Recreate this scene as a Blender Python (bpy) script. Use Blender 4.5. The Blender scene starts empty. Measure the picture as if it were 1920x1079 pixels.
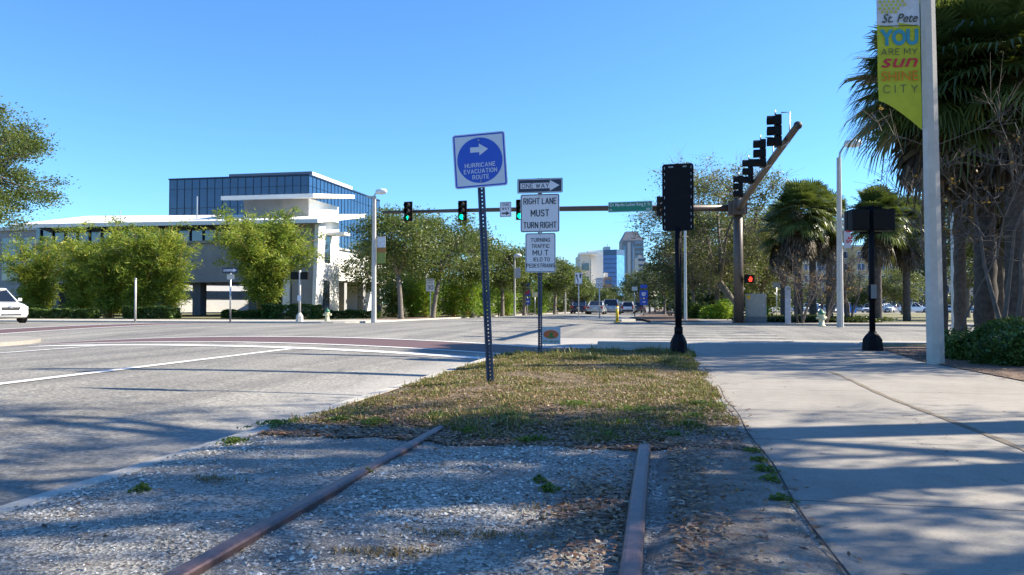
import bpy, bmesh, math, random
import numpy as np
from mathutils import Vector, Matrix
R = math.radians
rng = np.random.default_rng(7)
random.seed(7)
scene = bpy.context.scene
col = scene.collection

# ------------------------------------------------------------ camera, sky, sun, exposure
EYE = 0.95; F = 1450.0; YAW = R(10.97); CY = math.cos(YAW); SY = math.sin(YAW)
cam = bpy.data.cameras.new('camera'); camo = bpy.data.objects.new('camera', cam); col.objects.link(camo)
cam.sensor_width = 36; cam.lens = 36 * F / 1920; cam.clip_start = 0.05; cam.clip_end = 6000
camo.location = (0, 0, EYE); camo.rotation_euler = (R(90) + math.atan(30.5 / F), 0, YAW)
scene.camera = camo
SUN_EL = R(35); SUN_DIR = Vector((0.94, 0.34, 0)).normalized()
w = bpy.data.worlds.new('World'); scene.world = w; w.use_nodes = True
nt = w.node_tree; bg = nt.nodes['Background']
sky = nt.nodes.new('ShaderNodeTexSky'); sky.sky_type = 'NISHITA'; sky.sun_disc = False
sky.sun_elevation = SUN_EL; sky.sun_rotation = math.atan2(SUN_DIR.x, SUN_DIR.y)
sky.air_density = 1.0; sky.dust_density = 0.0; sky.ozone_density = 6.0
tint = nt.nodes.new('ShaderNodeMix'); tint.data_type = 'RGBA'; tint.blend_type = 'MULTIPLY'; tint.inputs[0].default_value = 1
tint.inputs[7].default_value = (0.74, 1.06, 1.30, 1); nt.links.new(sky.outputs[0], tint.inputs[6])      # the camera's cooler, more saturated rendering of the sky
nt.links.new(tint.outputs[2], bg.inputs[0]); bg.inputs[1].default_value = 0.082
sun = bpy.data.lights.new('sun', 'SUN'); suno = bpy.data.objects.new('sun', sun); col.objects.link(suno)
sun.energy = 5.0; sun.angle = R(0.5); sun.color = (1.0, 0.90, 0.74)
sv = Vector((SUN_DIR.x * math.cos(SUN_EL), SUN_DIR.y * math.cos(SUN_EL), math.sin(SUN_EL)))
suno.rotation_euler = sv.to_track_quat('Z', 'Y').to_euler()
scene.view_settings.view_transform = 'Standard'; scene.view_settings.look = 'None'
scene.view_settings.exposure = 1.32; scene.view_settings.gamma = 1

# ------------------------------------------------------------ placement helpers
def base(Y):                                   # the land falls gently away beyond the crossing
    return -0.006 * min(max(Y - 40, 0), 160)
def at(px, d, z=None):                         # point at bearing px, d metres out
    xc = (px - 960) / F * d
    X, Y = xc * CY - d * SY, xc * SY + d * CY
    return Vector((X, Y, base(Y) if z is None else z))
def crown(X, Y):
    c1 = 0.2 * max(0, 1 - ((X + 9.4) / 6.5) ** 2)
    c2 = 0.14 * max(0, 1 - ((Y - 28.9) / 9.8) ** 2)
    return max(c1, c2)
def road_z(X, Y): return base(Y) - 0.1 + crown(X, Y)

# ------------------------------------------------------------ objects
def tag(o, label=None, cat=None, group=None, kind=None):
    if label: o['label'] = label
    if cat: o['category'] = cat
    if group: o['group'] = group
    if kind: o['kind'] = kind
    return o
def empty(name, loc, rz=0, label=None, cat=None, group=None):
    o = bpy.data.objects.new(name, None); col.objects.link(o); o.location = loc
    o.rotation_euler = (0, 0, rz); o.empty_display_size = 0.1
    return tag(o, label, cat, group)
def link(name, me, mat, parent=None):
    o = bpy.data.objects.new(name, me); col.objects.link(o)
    if mat is not None:
        for m in (mat if isinstance(mat, (list, tuple)) else [mat]): me.materials.append(m)
    if parent: o.parent = parent
    return o
def copy_tree(o, parent=None):
    c = o.copy(); col.objects.link(c); c.parent = parent
    for ch in list(o.children): copy_tree(ch, c)
    return c
def place(o, loc, rz=0, s=1, label=None):
    o.location = loc; o.rotation_euler = (0, 0, rz)
    o.scale = (s, s, s) if not isinstance(s, tuple) else s
    if label: o['label'] = label
    return o

class MB:
    def __init__(s): s.v = []; s.f = []; s.m = []; s.sm = []; s.cur = 0
    def add(s, vs, fs, smooth=False):
        b = len(s.v); s.v += [tuple(x) for x in vs]
        for f in fs: s.f.append(tuple(b + i for i in f)); s.m.append(s.cur); s.sm.append(smooth)
    def box(s, c, size, M=None):
        hx, hy, hz = size[0] / 2, size[1] / 2, size[2] / 2
        vs = [Vector((x, y, z)) for z in (-hz, hz) for x, y in ((-hx, -hy), (hx, -hy), (hx, hy), (-hx, hy))]
        if M: vs = [M @ v for v in vs]
        c = Vector(c)
        s.add([v + c for v in vs], [(3, 2, 1, 0), (4, 5, 6, 7), (0, 1, 5, 4), (1, 2, 6, 5), (2, 3, 7, 6), (3, 0, 4, 7)])
        return s
    def b2(s, x0, x1, y0, y1, z0, z1):
        return s.box(((x0 + x1) / 2, (y0 + y1) / 2, (z0 + z1) / 2), (x1 - x0, y1 - y0, z1 - z0))
    def tube(s, pts, rad, n=8, cap=True, smooth=True):
        pts = [Vector(p) for p in pts]
        if not isinstance(rad, (list, tuple)): rad = [rad] * len(pts)
        b = []; ref = None
        for i, p in enumerate(pts):
            t = (pts[min(i + 1, len(pts) - 1)] - pts[max(i - 1, 0)])
            if t.length < 1e-9: t = Vector((0, 0, 1))
            t.normalize()
            if ref is None: ref = Vector((1, 0, 0)) if abs(t.x) < 0.8 else Vector((0, 1, 0))
            u = (ref - t * ref.dot(t)).normalized(); vv = t.cross(u); ref = u
            b += [p + (u * math.cos(a) + vv * math.sin(a)) * rad[i] for a in (2 * math.pi * k / n for k in range(n))]
        fs = [(i * n + k, i * n + (k + 1) % n, (i + 1) * n + (k + 1) % n, (i + 1) * n + k) for i in range(len(pts) - 1) for k in range(n)]
        if cap: fs += [tuple(range(n))[::-1], tuple((len(pts) - 1) * n + k for k in range(n))]
        s.add(b, fs, smooth); return s
    def lathe(s, prof, n=16, c=(0, 0, 0), M=None, smooth=True):
        vs = []
        for r, z in prof:
            for k in range(n):
                a = 2 * math.pi * k / n; p = Vector((r * math.cos(a), r * math.sin(a), z))
                if M: p = M @ p
                vs.append(p + Vector(c))
        fs = [(i * n + k, i * n + (k + 1) % n, (i + 1) * n + (k + 1) % n, (i + 1) * n + k) for i in range(len(prof) - 1) for k in range(n)]
        fs += [tuple(range(n))[::-1], tuple((len(prof) - 1) * n + k for k in range(n))]
        s.add(vs, fs, smooth); return s
    def prism(s, poly, a, b, axis='z', M=None):          # polygon extruded a..b; axis y: poly is (x,z); axis x: poly is (y,z)
        def P(u, v, t):
            return {'z': (u, v, t), 'y': (u, t, v), 'x': (t, u, v)}[axis]
        n = len(poly); vs = [Vector(P(u, v, a)) for u, v in poly] + [Vector(P(u, v, b)) for u, v in poly]
        if M: vs = [M @ v for v in vs]
        s.add(vs, [tuple(range(n))[::-1], tuple(range(n, 2 * n))] + [(i, (i + 1) % n, n + (i + 1) % n, n + i) for i in range(n)])
        return s
    def build(s, name, mat, parent=None, bevel=0, loc=None, fix=True):
        me = bpy.data.meshes.new(name); me.from_pydata(s.v, [], s.f)
        me.polygons.foreach_set('material_index', s.m); me.polygons.foreach_set('use_smooth', s.sm)
        if fix:
            bm = bmesh.new(); bm.from_mesh(me); bmesh.ops.recalc_face_normals(bm, faces=bm.faces); bm.to_mesh(me); bm.free()
        o = link(name, me, mat, parent)
        if bevel:
            md = o.modifiers.new('bevel', 'BEVEL'); md.width = bevel; md.segments = 2; md.limit_method = 'ANGLE'
        if loc is not None: o.location = loc
        return o
def rrect(w, h, r, n=5):
    pts = []
    for cx, cy, a0 in ((w/2-r, h/2-r, 0), (-w/2+r, h/2-r, 90), (-w/2+r, -h/2+r, 180), (w/2-r, -h/2+r, 270)):
        for k in range(n + 1):
            a = R(a0 + 90 * k / n); pts.append((cx + r * math.cos(a), cy + r * math.sin(a)))
    return pts
def text(s, size, mat, parent, x=0, z=0, y=-0.004, bold=0.0, shear=0.0, sx=1.0, name='lettering', maxw=None, rot=0, space=1.0):
    cu = bpy.data.curves.new('t', 'FONT'); cu.body = s; cu.size = size; cu.align_x = 'CENTER'; cu.align_y = 'CENTER'
    cu.offset = min(bold, size * .004) if set(s.upper()) & set('MNWVK') else bold; cu.shear = shear; cu.extrude = 0.0008; cu.resolution_u = 3; cu.space_character = space
    t = bpy.data.objects.new('t', cu); col.objects.link(t)
    me = bpy.data.meshes.new_from_object(t); me.name = name
    bpy.data.objects.remove(t); bpy.data.curves.remove(cu)
    xs = [v.co.x for v in me.vertices]
    if not xs: return None
    ww = max(xs) - min(xs); k = sx
    if maxw: k = maxw / ww
    cx = (max(xs) + min(xs)) / 2; ys = [v.co.y for v in me.vertices]; cyy = (max(ys) + min(ys)) / 2
    for v in me.vertices: v.co.x = (v.co.x - cx) * k; v.co.y -= cyy
    o = link(name, me, mat, parent); me.materials.clear(); me.materials.append(mat)
    o.rotation_euler = (R(90), 0, rot); o.location = (x, y, z)
    return o

def _a(cx, cy, rx, ry, a0, a1, n=10): return [(cx + rx * math.cos(R(a0 + (a1 - a0) * i / n)), cy + ry * math.sin(R(a0 + (a1 - a0) * i / n))) for i in range(n + 1)]
GL = {'A': [[(0, 0), (.32, 1), (.64, 0)], [(.1, .3), (.54, .3)]], 'C': [_a(.3, .7, .3, .3, 20, 180) + _a(.3, .3, .3, .3, 180, 340)], 'D': [[(0, 0), (0, 1), (.25, 1)] + _a(.27, .67, .3, .33, 90, 0) + _a(.27, .33, .3, .33, 0, -90) + [(0, 0)]],
      'E': [[(.5, 0), (0, 0), (0, 1), (.5, 1)], [(0, .52), (.42, .52)]], 'F': [[(0, 0), (0, 1), (.5, 1)], [(0, .52), (.42, .52)]], 'G': [_a(.3, .7, .3, .3, 25, 180) + _a(.3, .3, .3, .3, 180, 360) + [(.6, .45), (.36, .45)]],
      'H': [[(0, 0), (0, 1)], [(.56, 0), (.56, 1)], [(0, .52), (.56, .52)]], 'I': [[(0, 0), (0, 1)]], 'K': [[(0, 0), (0, 1)], [(.56, 1), (0, .4)], [(.2, .6), (.58, 0)]], 'L': [[(0, 1), (0, 0), (.48, 0)]],
      'M': [[(0, 0), (0, 1), (.36, .3), (.72, 1), (.72, 0)]], 'N': [[(0, 0), (0, 1), (.58, 0), (.58, 1)]], 'O': [_a(.3, .68, .3, .32, 0, 180) + _a(.3, .32, .3, .32, 180, 360) + [(.6, .68)]],
      'P': [[(0, 0), (0, 1), (.3, 1)] + _a(.3, .74, .26, .26, 90, -90) + [(0, .48)]], 'R': [[(0, 0), (0, 1), (.3, 1)] + _a(.3, .75, .25, .25, 90, -90) + [(0, .5)], [(.28, .5), (.57, 0)]],
      'S': [_a(.28, .755, .27, .245, 20, 270, 12) + _a(.28, .255, .28, .255, 90, -160, 12)], 'T': [[(0, 1), (.56, 1)], [(.28, 1), (.28, 0)]], 'U': [[(0, 1)] + _a(.29, .3, .29, .3, 180, 360) + [(.58, 1)]],
      'V': [[(0, 1), (.3, 0), (.6, 1)]], 'W': [[(0, 1), (.2, 0), (.4, .85), (.6, 0), (.8, 1)]], 'Y': [[(0, 1), (.3, .45), (.6, 1)], [(.3, .45), (.3, 0)]], '.': [[(0, 0), (0, .02)]],
      '0': [_a(.27, .68, .27, .32, 0, 180) + _a(.27, .32, .27, .32, 180, 360) + [(.54, .68)]], '3': [_a(.26, .76, .25, .24, 150, -90, 12) + [(.2, .52), (.26, .52)] + _a(.26, .26, .28, .26, 90, -150, 12)]}
def htext(s, cap, mat, parent, x=0, z=0, y=-.004, maxw=None, wt=.142, name='lettering', sp=.3):
    """road sign lettering drawn with even rounded strokes"""
    mb = MB(); X = 0; rows = []
    for ch in s:
        if ch == ' ': X += .34; continue
        for st in GL[ch]: rows.append([(X + a, b) for a, b in st])
        X += max(a for st in GL[ch] for a, b in st) + sp
    X -= sp; t = cap * wt / 2; kh = cap - 2 * t; kx = kh if not maxw else (maxw - 2 * t) / X; yy = y - .001
    for q, st in enumerate(rows):
        P = [((a - X / 2) * kx, (b - .5) * kh) for a, b in st]; e = .00002 * q
        for (ax, az), (bx_, bz) in zip(P[:-1], P[1:]):
            L = math.hypot(bx_ - ax, bz - az)
            if L < 1e-6: continue
            nx, nz = -(bz - az) / L * t, (bx_ - ax) / L * t
            mb.add([(ax + nx, yy - e, az + nz), (ax - nx, yy - e, az - nz), (bx_ - nx, yy - e, bz - nz), (bx_ + nx, yy - e, bz + nz)], [(0, 1, 2, 3)])
        for i, (ax, az) in enumerate(P): mb.add([(ax + t * math.cos(k * math.pi / 4), yy - e - .00003 * (1 + i % 3), az + t * math.sin(k * math.pi / 4)) for k in range(8)], [tuple(range(8))])
    o = mb.build(name, mat, parent, fix=False); o.location = (x, 0, z); return o

# ------------------------------------------------------------ materials
def mat_new(name):
    m = bpy.data.materials.new(name); m.use_nodes = True; nt = m.node_tree
    return m, nt, nt.nodes['Principled BSDF']
def ramp(nt, fac, stops):
    r = nt.nodes.new('ShaderNodeValToRGB'); e = r.color_ramp.elements
    while len(e) < len(stops): e.new(0.5)
    for i, (p, c) in enumerate(stops): e[i].position = p; e[i].color = (*c, 1)
    nt.links.new(fac, r.inputs[0]); return r.outputs[0]
def noise(nt, scale, detail=4, rough=0.6, coord=None, dist=0):
    n = nt.nodes.new('ShaderNodeTexNoise'); n.inputs['Scale'].default_value = scale
    n.inputs['Detail'].default_value = detail; n.inputs['Roughness'].default_value = rough; n.inputs['Distortion'].default_value = dist
    if coord is not None: nt.links.new(coord, n.inputs['Vector'])
    return n.outputs['Fac']
def mixc(nt, fac, a, b, mode='MIX'):
    m = nt.nodes.new('ShaderNodeMix'); m.data_type = 'RGBA'; m.blend_type = mode
    if isinstance(fac, (int, float)): m.inputs[0].default_value = fac
    else: nt.links.new(fac, m.inputs[0])
    for i, v in ((6, a), (7, b)):
        if isinstance(v, tuple): m.inputs[i].default_value = (*v, 1)
        else: nt.links.new(v, m.inputs[i])
    return m.outputs[2]
def math_(nt, op, a, b=None, clamp=False):
    m = nt.nodes.new('ShaderNodeMath'); m.operation = op; m.use_clamp = clamp
    for i, v in ((0, a), (1, b)):
        if v is None: continue
        if isinstance(v, (int, float)): m.inputs[i].default_value = v
        else: nt.links.new(v, m.inputs[i])
    return m.outputs[0]
def objco(nt):
    g = nt.nodes.new('ShaderNodeNewGeometry'); return g.outputs['Position']
def texco(nt):
    g = nt.nodes.new('ShaderNodeTexCoord'); return g.outputs['Object']
def bump(nt, bs, h, strength=0.4, dist=0.01):
    b = nt.nodes.new('ShaderNodeBump'); b.inputs['Strength'].default_value = strength; b.inputs['Distance'].default_value = dist
    nt.links.new(h, b.inputs['Height']); nt.links.new(b.outputs[0], bs.inputs['Normal'])
def plain(name, c, rough=0.6, metal=0.0, var=0.15, scale=6, coat=0, bumpk=0.0, spec=0.5):
    m, nt, bs = mat_new(name); co = texco(nt)
    n = noise(nt, scale, 5, 0.65, co)
    lo = tuple(x * (1 - var) for x in c); hi = tuple(min(1, x * (1 + var)) for x in c)
    nt.links.new(ramp(nt, n, [(0.3, lo), (0.7, hi)]), bs.inputs['Base Color'])
    bs.inputs['Roughness'].default_value = rough; bs.inputs['Metallic'].default_value = metal
    bs.inputs['Coat Weight'].default_value = coat; bs.inputs['Specular IOR Level'].default_value = spec
    if bumpk: bump(nt, bs, noise(nt, scale * 8, 4, 0.6, co), bumpk, 0.01)
    return m
def emis(name, c, s):
    m, nt, bs = mat_new(name); bs.inputs['Base Color'].default_value = (*[x * .3 for x in c], 1)
    bs.inputs['Emission Color'].default_value = (*c, 1); bs.inputs['Emission Strength'].default_value = s; return m
def leafmat(name, stops, trans=0.35, rough=0.5):
    m, nt, bs = mat_new(name)
    a = nt.nodes.new('ShaderNodeAttribute'); a.attribute_name = 'rnd'
    c = ramp(nt, a.outputs['Fac'], stops)
    nt.links.new(c, bs.inputs['Base Color']); bs.inputs['Roughness'].default_value = rough
    bs.inputs['Specular IOR Level'].default_value = 0.35
    tr = nt.nodes.new('ShaderNodeBsdfTranslucent')
    nt.links.new(mixc(nt, 0.35, c, (0.35, 0.45, 0.05), 'MIX'), tr.inputs[0])
    mx = nt.nodes.new('ShaderNodeMixShader'); mx.inputs[0].default_value = trans
    nt.links.new(bs.outputs[0], mx.inputs[1]); nt.links.new(tr.outputs[0], mx.inputs[2])
    nt.links.new(mx.outputs[0], nt.nodes['Material Output'].inputs[0]); return m

def asphalt():
    m, nt, bs = mat_new('asphalt'); co = objco(nt)
    fine = noise(nt, 120, 3, 0.8, co); agg = noise(nt, 26, 5, 0.85, co); big = noise(nt, 0.35, 4, 0.6, co)
    mp = nt.nodes.new('ShaderNodeMapping'); mp.inputs['Scale'].default_value = (1.1, 0.06, 1); nt.links.new(co, mp.inputs[0])
    streak = noise(nt, 1.3, 4, 0.6, mp.outputs[0])
    c = ramp(nt, agg, [(0.32, (0.065, 0.062, 0.058)), (0.5, (0.21, 0.20, 0.178)), (0.68, (0.46, 0.435, 0.39))])
    c = mixc(nt, 1.0, c, ramp(nt, streak, [(0.35, (0.72, 0.72, 0.72)), (0.62, (1.12, 1.11, 1.09))]), 'MULTIPLY')
    c = mixc(nt, 1.0, c, ramp(nt, big, [(0.3, (0.78, 0.78, 0.78)), (0.7, (1.12, 1.12, 1.1))]), 'MULTIPLY')
    mp2 = nt.nodes.new('ShaderNodeMapping'); mp2.inputs['Scale'].default_value = (1.6, 0.22, 1); nt.links.new(co, mp2.inputs[0])
    oil = noise(nt, 0.9, 6, 0.75, mp2.outputs[0], 0.6)
    c = mixc(nt, 1.0, c, ramp(nt, oil, [(0.30, (0.62, 0.62, 0.63)), (0.42, (1, 1, 1))]), 'MULTIPLY')
    vo = nt.nodes.new('ShaderNodeTexVoronoi'); vo.feature = 'DISTANCE_TO_EDGE'; vo.inputs['Scale'].default_value = 0.22
    wv = nt.nodes.new('ShaderNodeVectorMath'); wv.operation = 'ADD'; nn = nt.nodes.new('ShaderNodeTexNoise'); nn.inputs['Scale'].default_value = 1.1; nn.inputs['Detail'].default_value = 6; nn.inputs['Roughness'].default_value = .7
    nt.links.new(co, nn.inputs['Vector']); nt.links.new(co, wv.inputs[0]); nt.links.new(nn.outputs['Color'], wv.inputs[1]); nt.links.new(wv.outputs[0], vo.inputs['Vector'])
    ck = math_(nt, 'MULTIPLY', math_(nt, 'LESS_THAN', vo.outputs['Distance'], 0.0022), math_(nt, 'GREATER_THAN', noise(nt, 0.4, 3, 0.5, co), 0.5))
    c = mixc(nt, math_(nt, 'MULTIPLY', ck, 0.6), c, (0.05, 0.048, 0.045))
    sp = nt.nodes.new('ShaderNodeSeparateXYZ'); nt.links.new(co, sp.inputs[0])          # pale grit swept to the kerb side
    e = math_(nt, 'ADD', math_(nt, 'MULTIPLY', math_(nt, 'SUBTRACT', sp.outputs[0], -2.95), 0.75), 1.0)
    e = math_(nt, 'ADD', e, math_(nt, 'MULTIPLY', math_(nt, 'SUBTRACT', noise(nt, 2.0, 5, 0.7, co), 0.5), 0.9), True)
    e = math_(nt, 'MULTIPLY', e, math_(nt, 'MULTIPLY', math_(nt, 'SUBTRACT', sp.outputs[1], 3.5), 0.4, True)); e = math_(nt, 'MULTIPLY', e, math_(nt, 'LESS_THAN', sp.outputs[1], 22), True)
    c = mixc(nt, math_(nt, 'MULTIPLY', e, 0.8), c, ramp(nt, agg, [(0.3, (0.3, 0.285, 0.26)), (0.7, (0.46, 0.44, 0.4))]))
    nt.links.new(c, bs.inputs['Base Color']); bs.inputs['Roughness'].default_value = 0.85
    bump(nt, bs, math_(nt, 'ADD', agg, fine), 0.6, 0.006); return m
def concrete(name='concrete_walk', joints=True, tone=(0.295, 0.272, 0.236)):
    m, nt, bs = mat_new(name); co = objco(nt)
    n1 = noise(nt, 0.9, 6, 0.65, co); n2 = noise(nt, 60, 4, 0.7, co); n3 = noise(nt, 7, 5, 0.7, co)
    t = lambda k: tuple(x * k for x in tone)
    c = ramp(nt, n1, [(0.3, t(0.8)), (0.5, t(0.98)), (0.7, t(1.1))])
    c = mixc(nt, 1.0, c, ramp(nt, n3, [(0.3, (0.85, 0.84, 0.82)), (0.6, (1, 1, 1))]), 'MULTIPLY')
    c = mixc(nt, 1.0, c, ramp(nt, n2, [(0.32, (0.72, 0.7, 0.68)), (0.48, (1, 1, 1)), (0.75, (1.08, 1.08, 1.08))]), 'MULTIPLY')
    h = n2
    if joints:
        sp = nt.nodes.new('ShaderNodeSeparateXYZ'); nt.links.new(co, sp.inputs[0])
        wob = math_(nt, 'MULTIPLY', math_(nt, 'SUBTRACT', noise(nt, 2.5, 3, 0.5, co), 0.5), 0.07)
        def line(v, off, per, wd):
            a = math_(nt, 'ADD', v, -off); a = math_(nt, 'ADD', a, wob)
            a = math_(nt, 'DIVIDE', a, per); a = math_(nt, 'FRACT', a)
            a = math_(nt, 'SUBTRACT', a, 0.5); a = math_(nt, 'ABSOLUTE', a); a = math_(nt, 'SUBTRACT', 0.5, a)
            return math_(nt, 'LESS_THAN', a, wd / per)
        jy = line(sp.outputs[1], 3.95, 3.3, 0.009); jx = line(sp.outputs[1], 5.7, 3.3, 0.007)
        j = math_(nt, 'MAXIMUM', jy, jx)
        vo = nt.nodes.new('ShaderNodeTexVoronoi'); vo.feature = 'DISTANCE_TO_EDGE'; vo.inputs['Scale'].default_value = 0.33
        wv = nt.nodes.new('ShaderNodeVectorMath'); wv.operation = 'ADD'
        nn = nt.nodes.new('ShaderNodeTexNoise'); nn.inputs['Scale'].default_value = 1.6; nn.inputs['Detail'].default_value = 5; nt.links.new(co, nn.inputs['Vector'])
        nt.links.new(co, wv.inputs[0]); nt.links.new(nn.outputs['Color'], wv.inputs[1]); nt.links.new(wv.outputs[0], vo.inputs['Vector'])
        crack = math_(nt, 'MULTIPLY', math_(nt, 'LESS_THAN', vo.outputs['Distance'], 0.0016), math_(nt, 'GREATER_THAN', noise(nt, 0.6, 2, 0.5, co), 0.52))
        j2 = math_(nt, 'MAXIMUM', j, crack)
        c = mixc(nt, math_(nt, 'MULTIPLY', j2, 0.8), c, (0.05, 0.045, 0.04))
    nt.links.new(c, bs.inputs['Base Color']); bs.inputs['Roughness'].default_value = 0.85
    bump(nt, bs, h, 0.3, 0.004); return m
def gravelmat():
    m, nt, bs = mat_new('gravel'); co = objco(nt)
    vo = nt.nodes.new('ShaderNodeTexVoronoi'); vo.inputs['Scale'].default_value = 70; nt.links.new(co, vo.inputs['Vector'])
    big = noise(nt, 1.3, 5, 0.6, co)
    s = nt.nodes.new('ShaderNodeSeparateColor'); nt.links.new(vo.outputs['Color'], s.inputs[0])
    c = ramp(nt, s.outputs[0], [(0, (0.09, 0.08, 0.066)), (0.35, (0.23, 0.212, 0.18)), (1, (0.5, 0.475, 0.42))])
    c = mixc(nt, ramp(nt, big, [(0.45, (0, 0, 0)), (0.62, (1, 1, 1))]), c, (0.20, 0.185, 0.165))
    nt.links.new(c, bs.inputs['Base Color']); bs.inputs['Roughness'].default_value = 0.95
    bump(nt, bs, vo.outputs['Distance'], 0.8, 0.008); return m
def soil(name, stops, scale=9, det=8):
    m, nt, bs = mat_new(name); co = objco(nt)
    n = noise(nt, scale, det, 0.75, co); n2 = noise(nt, 60, 4, 0.7, co)
    c = ramp(nt, n, stops)
    c = mixc(nt, 1.0, c, ramp(nt, n2, [(0.3, (0.6, 0.6, 0.6)), (0.7, (1.35, 1.35, 1.35))]), 'MULTIPLY')
    nt.links.new(c, bs.inputs['Base Color']); bs.inputs['Roughness'].default_value = 1
    bump(nt, bs, n2, 0.7, 0.012); return m
def paint(name, c, wear=0.5):
    m, nt, bs = mat_new(name); co = objco(nt)
    n = noise(nt, 22, 6, 0.8, co); n1 = noise(nt, 1.5, 4, .6, co)
    f = ramp(nt, math_(nt, 'ADD', math_(nt, 'MULTIPLY', n, 0.65), math_(nt, 'MULTIPLY', n1, 0.35)), [(wear - 0.1, (0, 0, 0)), (wear + 0.06, (1, 1, 1))])
    nt.links.new(mixc(nt, f, (0.24, 0.23, 0.215), c), bs.inputs['Base Color']); bs.inputs['Roughness'].default_value = 0.75
    bump(nt, bs, n, 0.3, 0.004)
    return m
def glass(name, c, rough=0.06, spec=1.0):
    m, nt, bs = mat_new(name); co = texco(nt)
    n = noise(nt, 0.7, 3, 0.5, co)
    nt.links.new(ramp(nt, n, [(0.3, tuple(x * .8 for x in c)), (0.7, tuple(x * 1.2 for x in c))]), bs.inputs['Base Color'])
    bs.inputs['Roughness'].default_value = rough; bs.inputs['IOR'].default_value = 1.6
    bs.inputs['Specular IOR Level'].default_value = spec
    bump(nt, bs, noise(nt, 0.25, 2, 0.5, co), 0.15, 0.15)
    return m
ASPH = asphalt(); WALK = concrete(); CONC = concrete('concrete_plain', False); KERB = concrete('kerb_concrete', False, (0.46, 0.435, 0.385))
GRAV = gravelmat()
DIRT = soil('dirt', [(0.3, (0.12, 0.1, 0.08)), (0.55, (0.24, 0.21, 0.175)), (0.75, (0.36, 0.33, 0.29))], 5)
LAWN = soil('lawn_soil', [(0.3, (0.06, 0.042, 0.025)), (0.5, (0.14, 0.10, 0.058)), (0.72, (0.26, 0.20, 0.125))], 7)
TURF = soil('dry_turf', [(0.3, (0.10, 0.10, 0.04)), (0.55, (0.2, 0.18, 0.08)), (0.75, (0.3, 0.26, 0.15))], 1.2)
MULCH = soil('mulch', [(0.3, (0.07, 0.045, 0.03)), (0.55, (0.17, 0.11, 0.075)), (0.75, (0.27, 0.19, 0.13))], 4)
WPAINT = paint('white_road_paint', (0.74, 0.73, 0.70), 0.42)
WPAINTW = paint('worn_road_paint', (0.55, 0.54, 0.5), 0.56)
BRICK = paint('red_brown_crosswalk', (0.115, 0.066, 0.062), 0.3)
POSTM = plain('galvanised_post', (0.06, 0.075, 0.12), 0.5, 0.4, 0.3, 14)
SIGNW = plain('sign_white', (0.62, 0.64, 0.7), 0.45, 0, 0.04, 5); SIGNBK = plain('sign_back', (0.35, 0.36, 0.37), 0.45, 0.7, 0.1)
SIGNB = plain('sign_blue', (0.012, 0.075, 0.5), 0.35, 0, 0.06); SIGNK = plain('sign_black', (0.012, 0.016, 0.03), 0.4, 0, 0.1)
SIGNG = plain('sign_green', (0.0, 0.16, 0.1), 0.4); NAVY = plain('navy_black', (0.012, 0.02, 0.055), 0.4)
BLKM = plain('black_paint', (0.005, 0.005, 0.008), 0.6, 0, 0.3, 9, bumpk=0.05, spec=0.15); BRNZ = plain('bronze_paint', (0.075, 0.055, 0.042), 0.45, 0.1, 0.2, 5)
HOUS = plain('signal_housing', (0.006, 0.006, 0.006), 0.6, 0, 0.25, 9, spec=0.2); GALV = plain('galvanised', (0.42, 0.43, 0.44), 0.4, 0.7, 0.2, 10)
POLEW = plain('concrete_pole', (0.44, 0.42, 0.385), 0.8, 0, 0.12, 5, bumpk=0.3); LAMPW = plain('lamp_housing', (0.7, 0.7, 0.68), 0.4)
GREEN = emis('signal_green_light', (0.0, 1.0, 0.45), 1.6); REDL = emis('signal_red_light', (1.0, 0.05, 0.02), 0.9)
LENS = plain('dark_lens', (0.03, 0.02, 0.018), 0.2); YEL = plain('yellow_paint', (0.62, 0.42, 0.02), 0.5)
RUSTR = plain('rail_steel', (0.13, 0.085, 0.085), 0.42, 0.55, 0.35, 22, bumpk=0.2)
BARK = plain('oak_bark', (0.17, 0.145, 0.12), 0.95, 0, 0.4, 7, bumpk=0.9); PBARK = plain('palm_bark', (0.075, 0.062, 0.052), 0.95, 0, 0.45, 9, bumpk=1.0)
TWIG = plain('grey_twig', (0.12, 0.10, 0.085), 0.9, 0, 0.3, 8)
OAKL = leafmat('oak_leaves', [(0, (0.02, 0.036, 0.012)), (0.5, (0.048, 0.074, 0.02)), (1, (0.12, 0.14, 0.05))], 0.25)
OLIVE = leafmat('olive_leaves', [(0, (0.04, 0.055, 0.018)), (0.5, (0.105, 0.12, 0.04)), (1, (0.24, 0.215, 0.085))], 0.3)
SUNL = leafmat('green_leaves', [(0, (0.025, 0.048, 0.014)), (0.5, (0.075, 0.11, 0.026)), (1, (0.19, 0.21, 0.065))], 0.3)
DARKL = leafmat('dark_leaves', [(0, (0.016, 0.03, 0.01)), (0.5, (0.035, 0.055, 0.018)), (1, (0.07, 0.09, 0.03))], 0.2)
BAML = leafmat('bamboo_leaves', [(0, (0.035, 0.065, 0.01)), (0.42, (0.15, 0.225, 0.025)), (1, (0.5, 0.5, 0.07))], 0.42)
BRIL = leafmat('bright_leaves', [(0, (0.05, 0.13, 0.01)), (0.5, (0.16, 0.30, 0.02)), (1, (0.42, 0.45, 0.05))], 0.45)
HEDL = leafmat('hedge_leaves', [(0, (0.02, 0.045, 0.012)), (0.5, (0.05, 0.1, 0.02)), (1, (0.12, 0.19, 0.04))], 0.25)
PALL = leafmat('palm_leaves', [(0, (0.015, 0.028, 0.012)), (0.5, (0.055, 0.085, 0.022)), (0.8, (0.15, 0.18, 0.05)), (1, (0.34, 0.31, 0.11))], 0.22, 0.32)
DEAD = leafmat('dead_fronds', [(0, (0.025, 0.018, 0.013)), (0.5, (0.065, 0.045, 0.028)), (1, (0.16, 0.11, 0.06))], 0.15)
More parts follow.
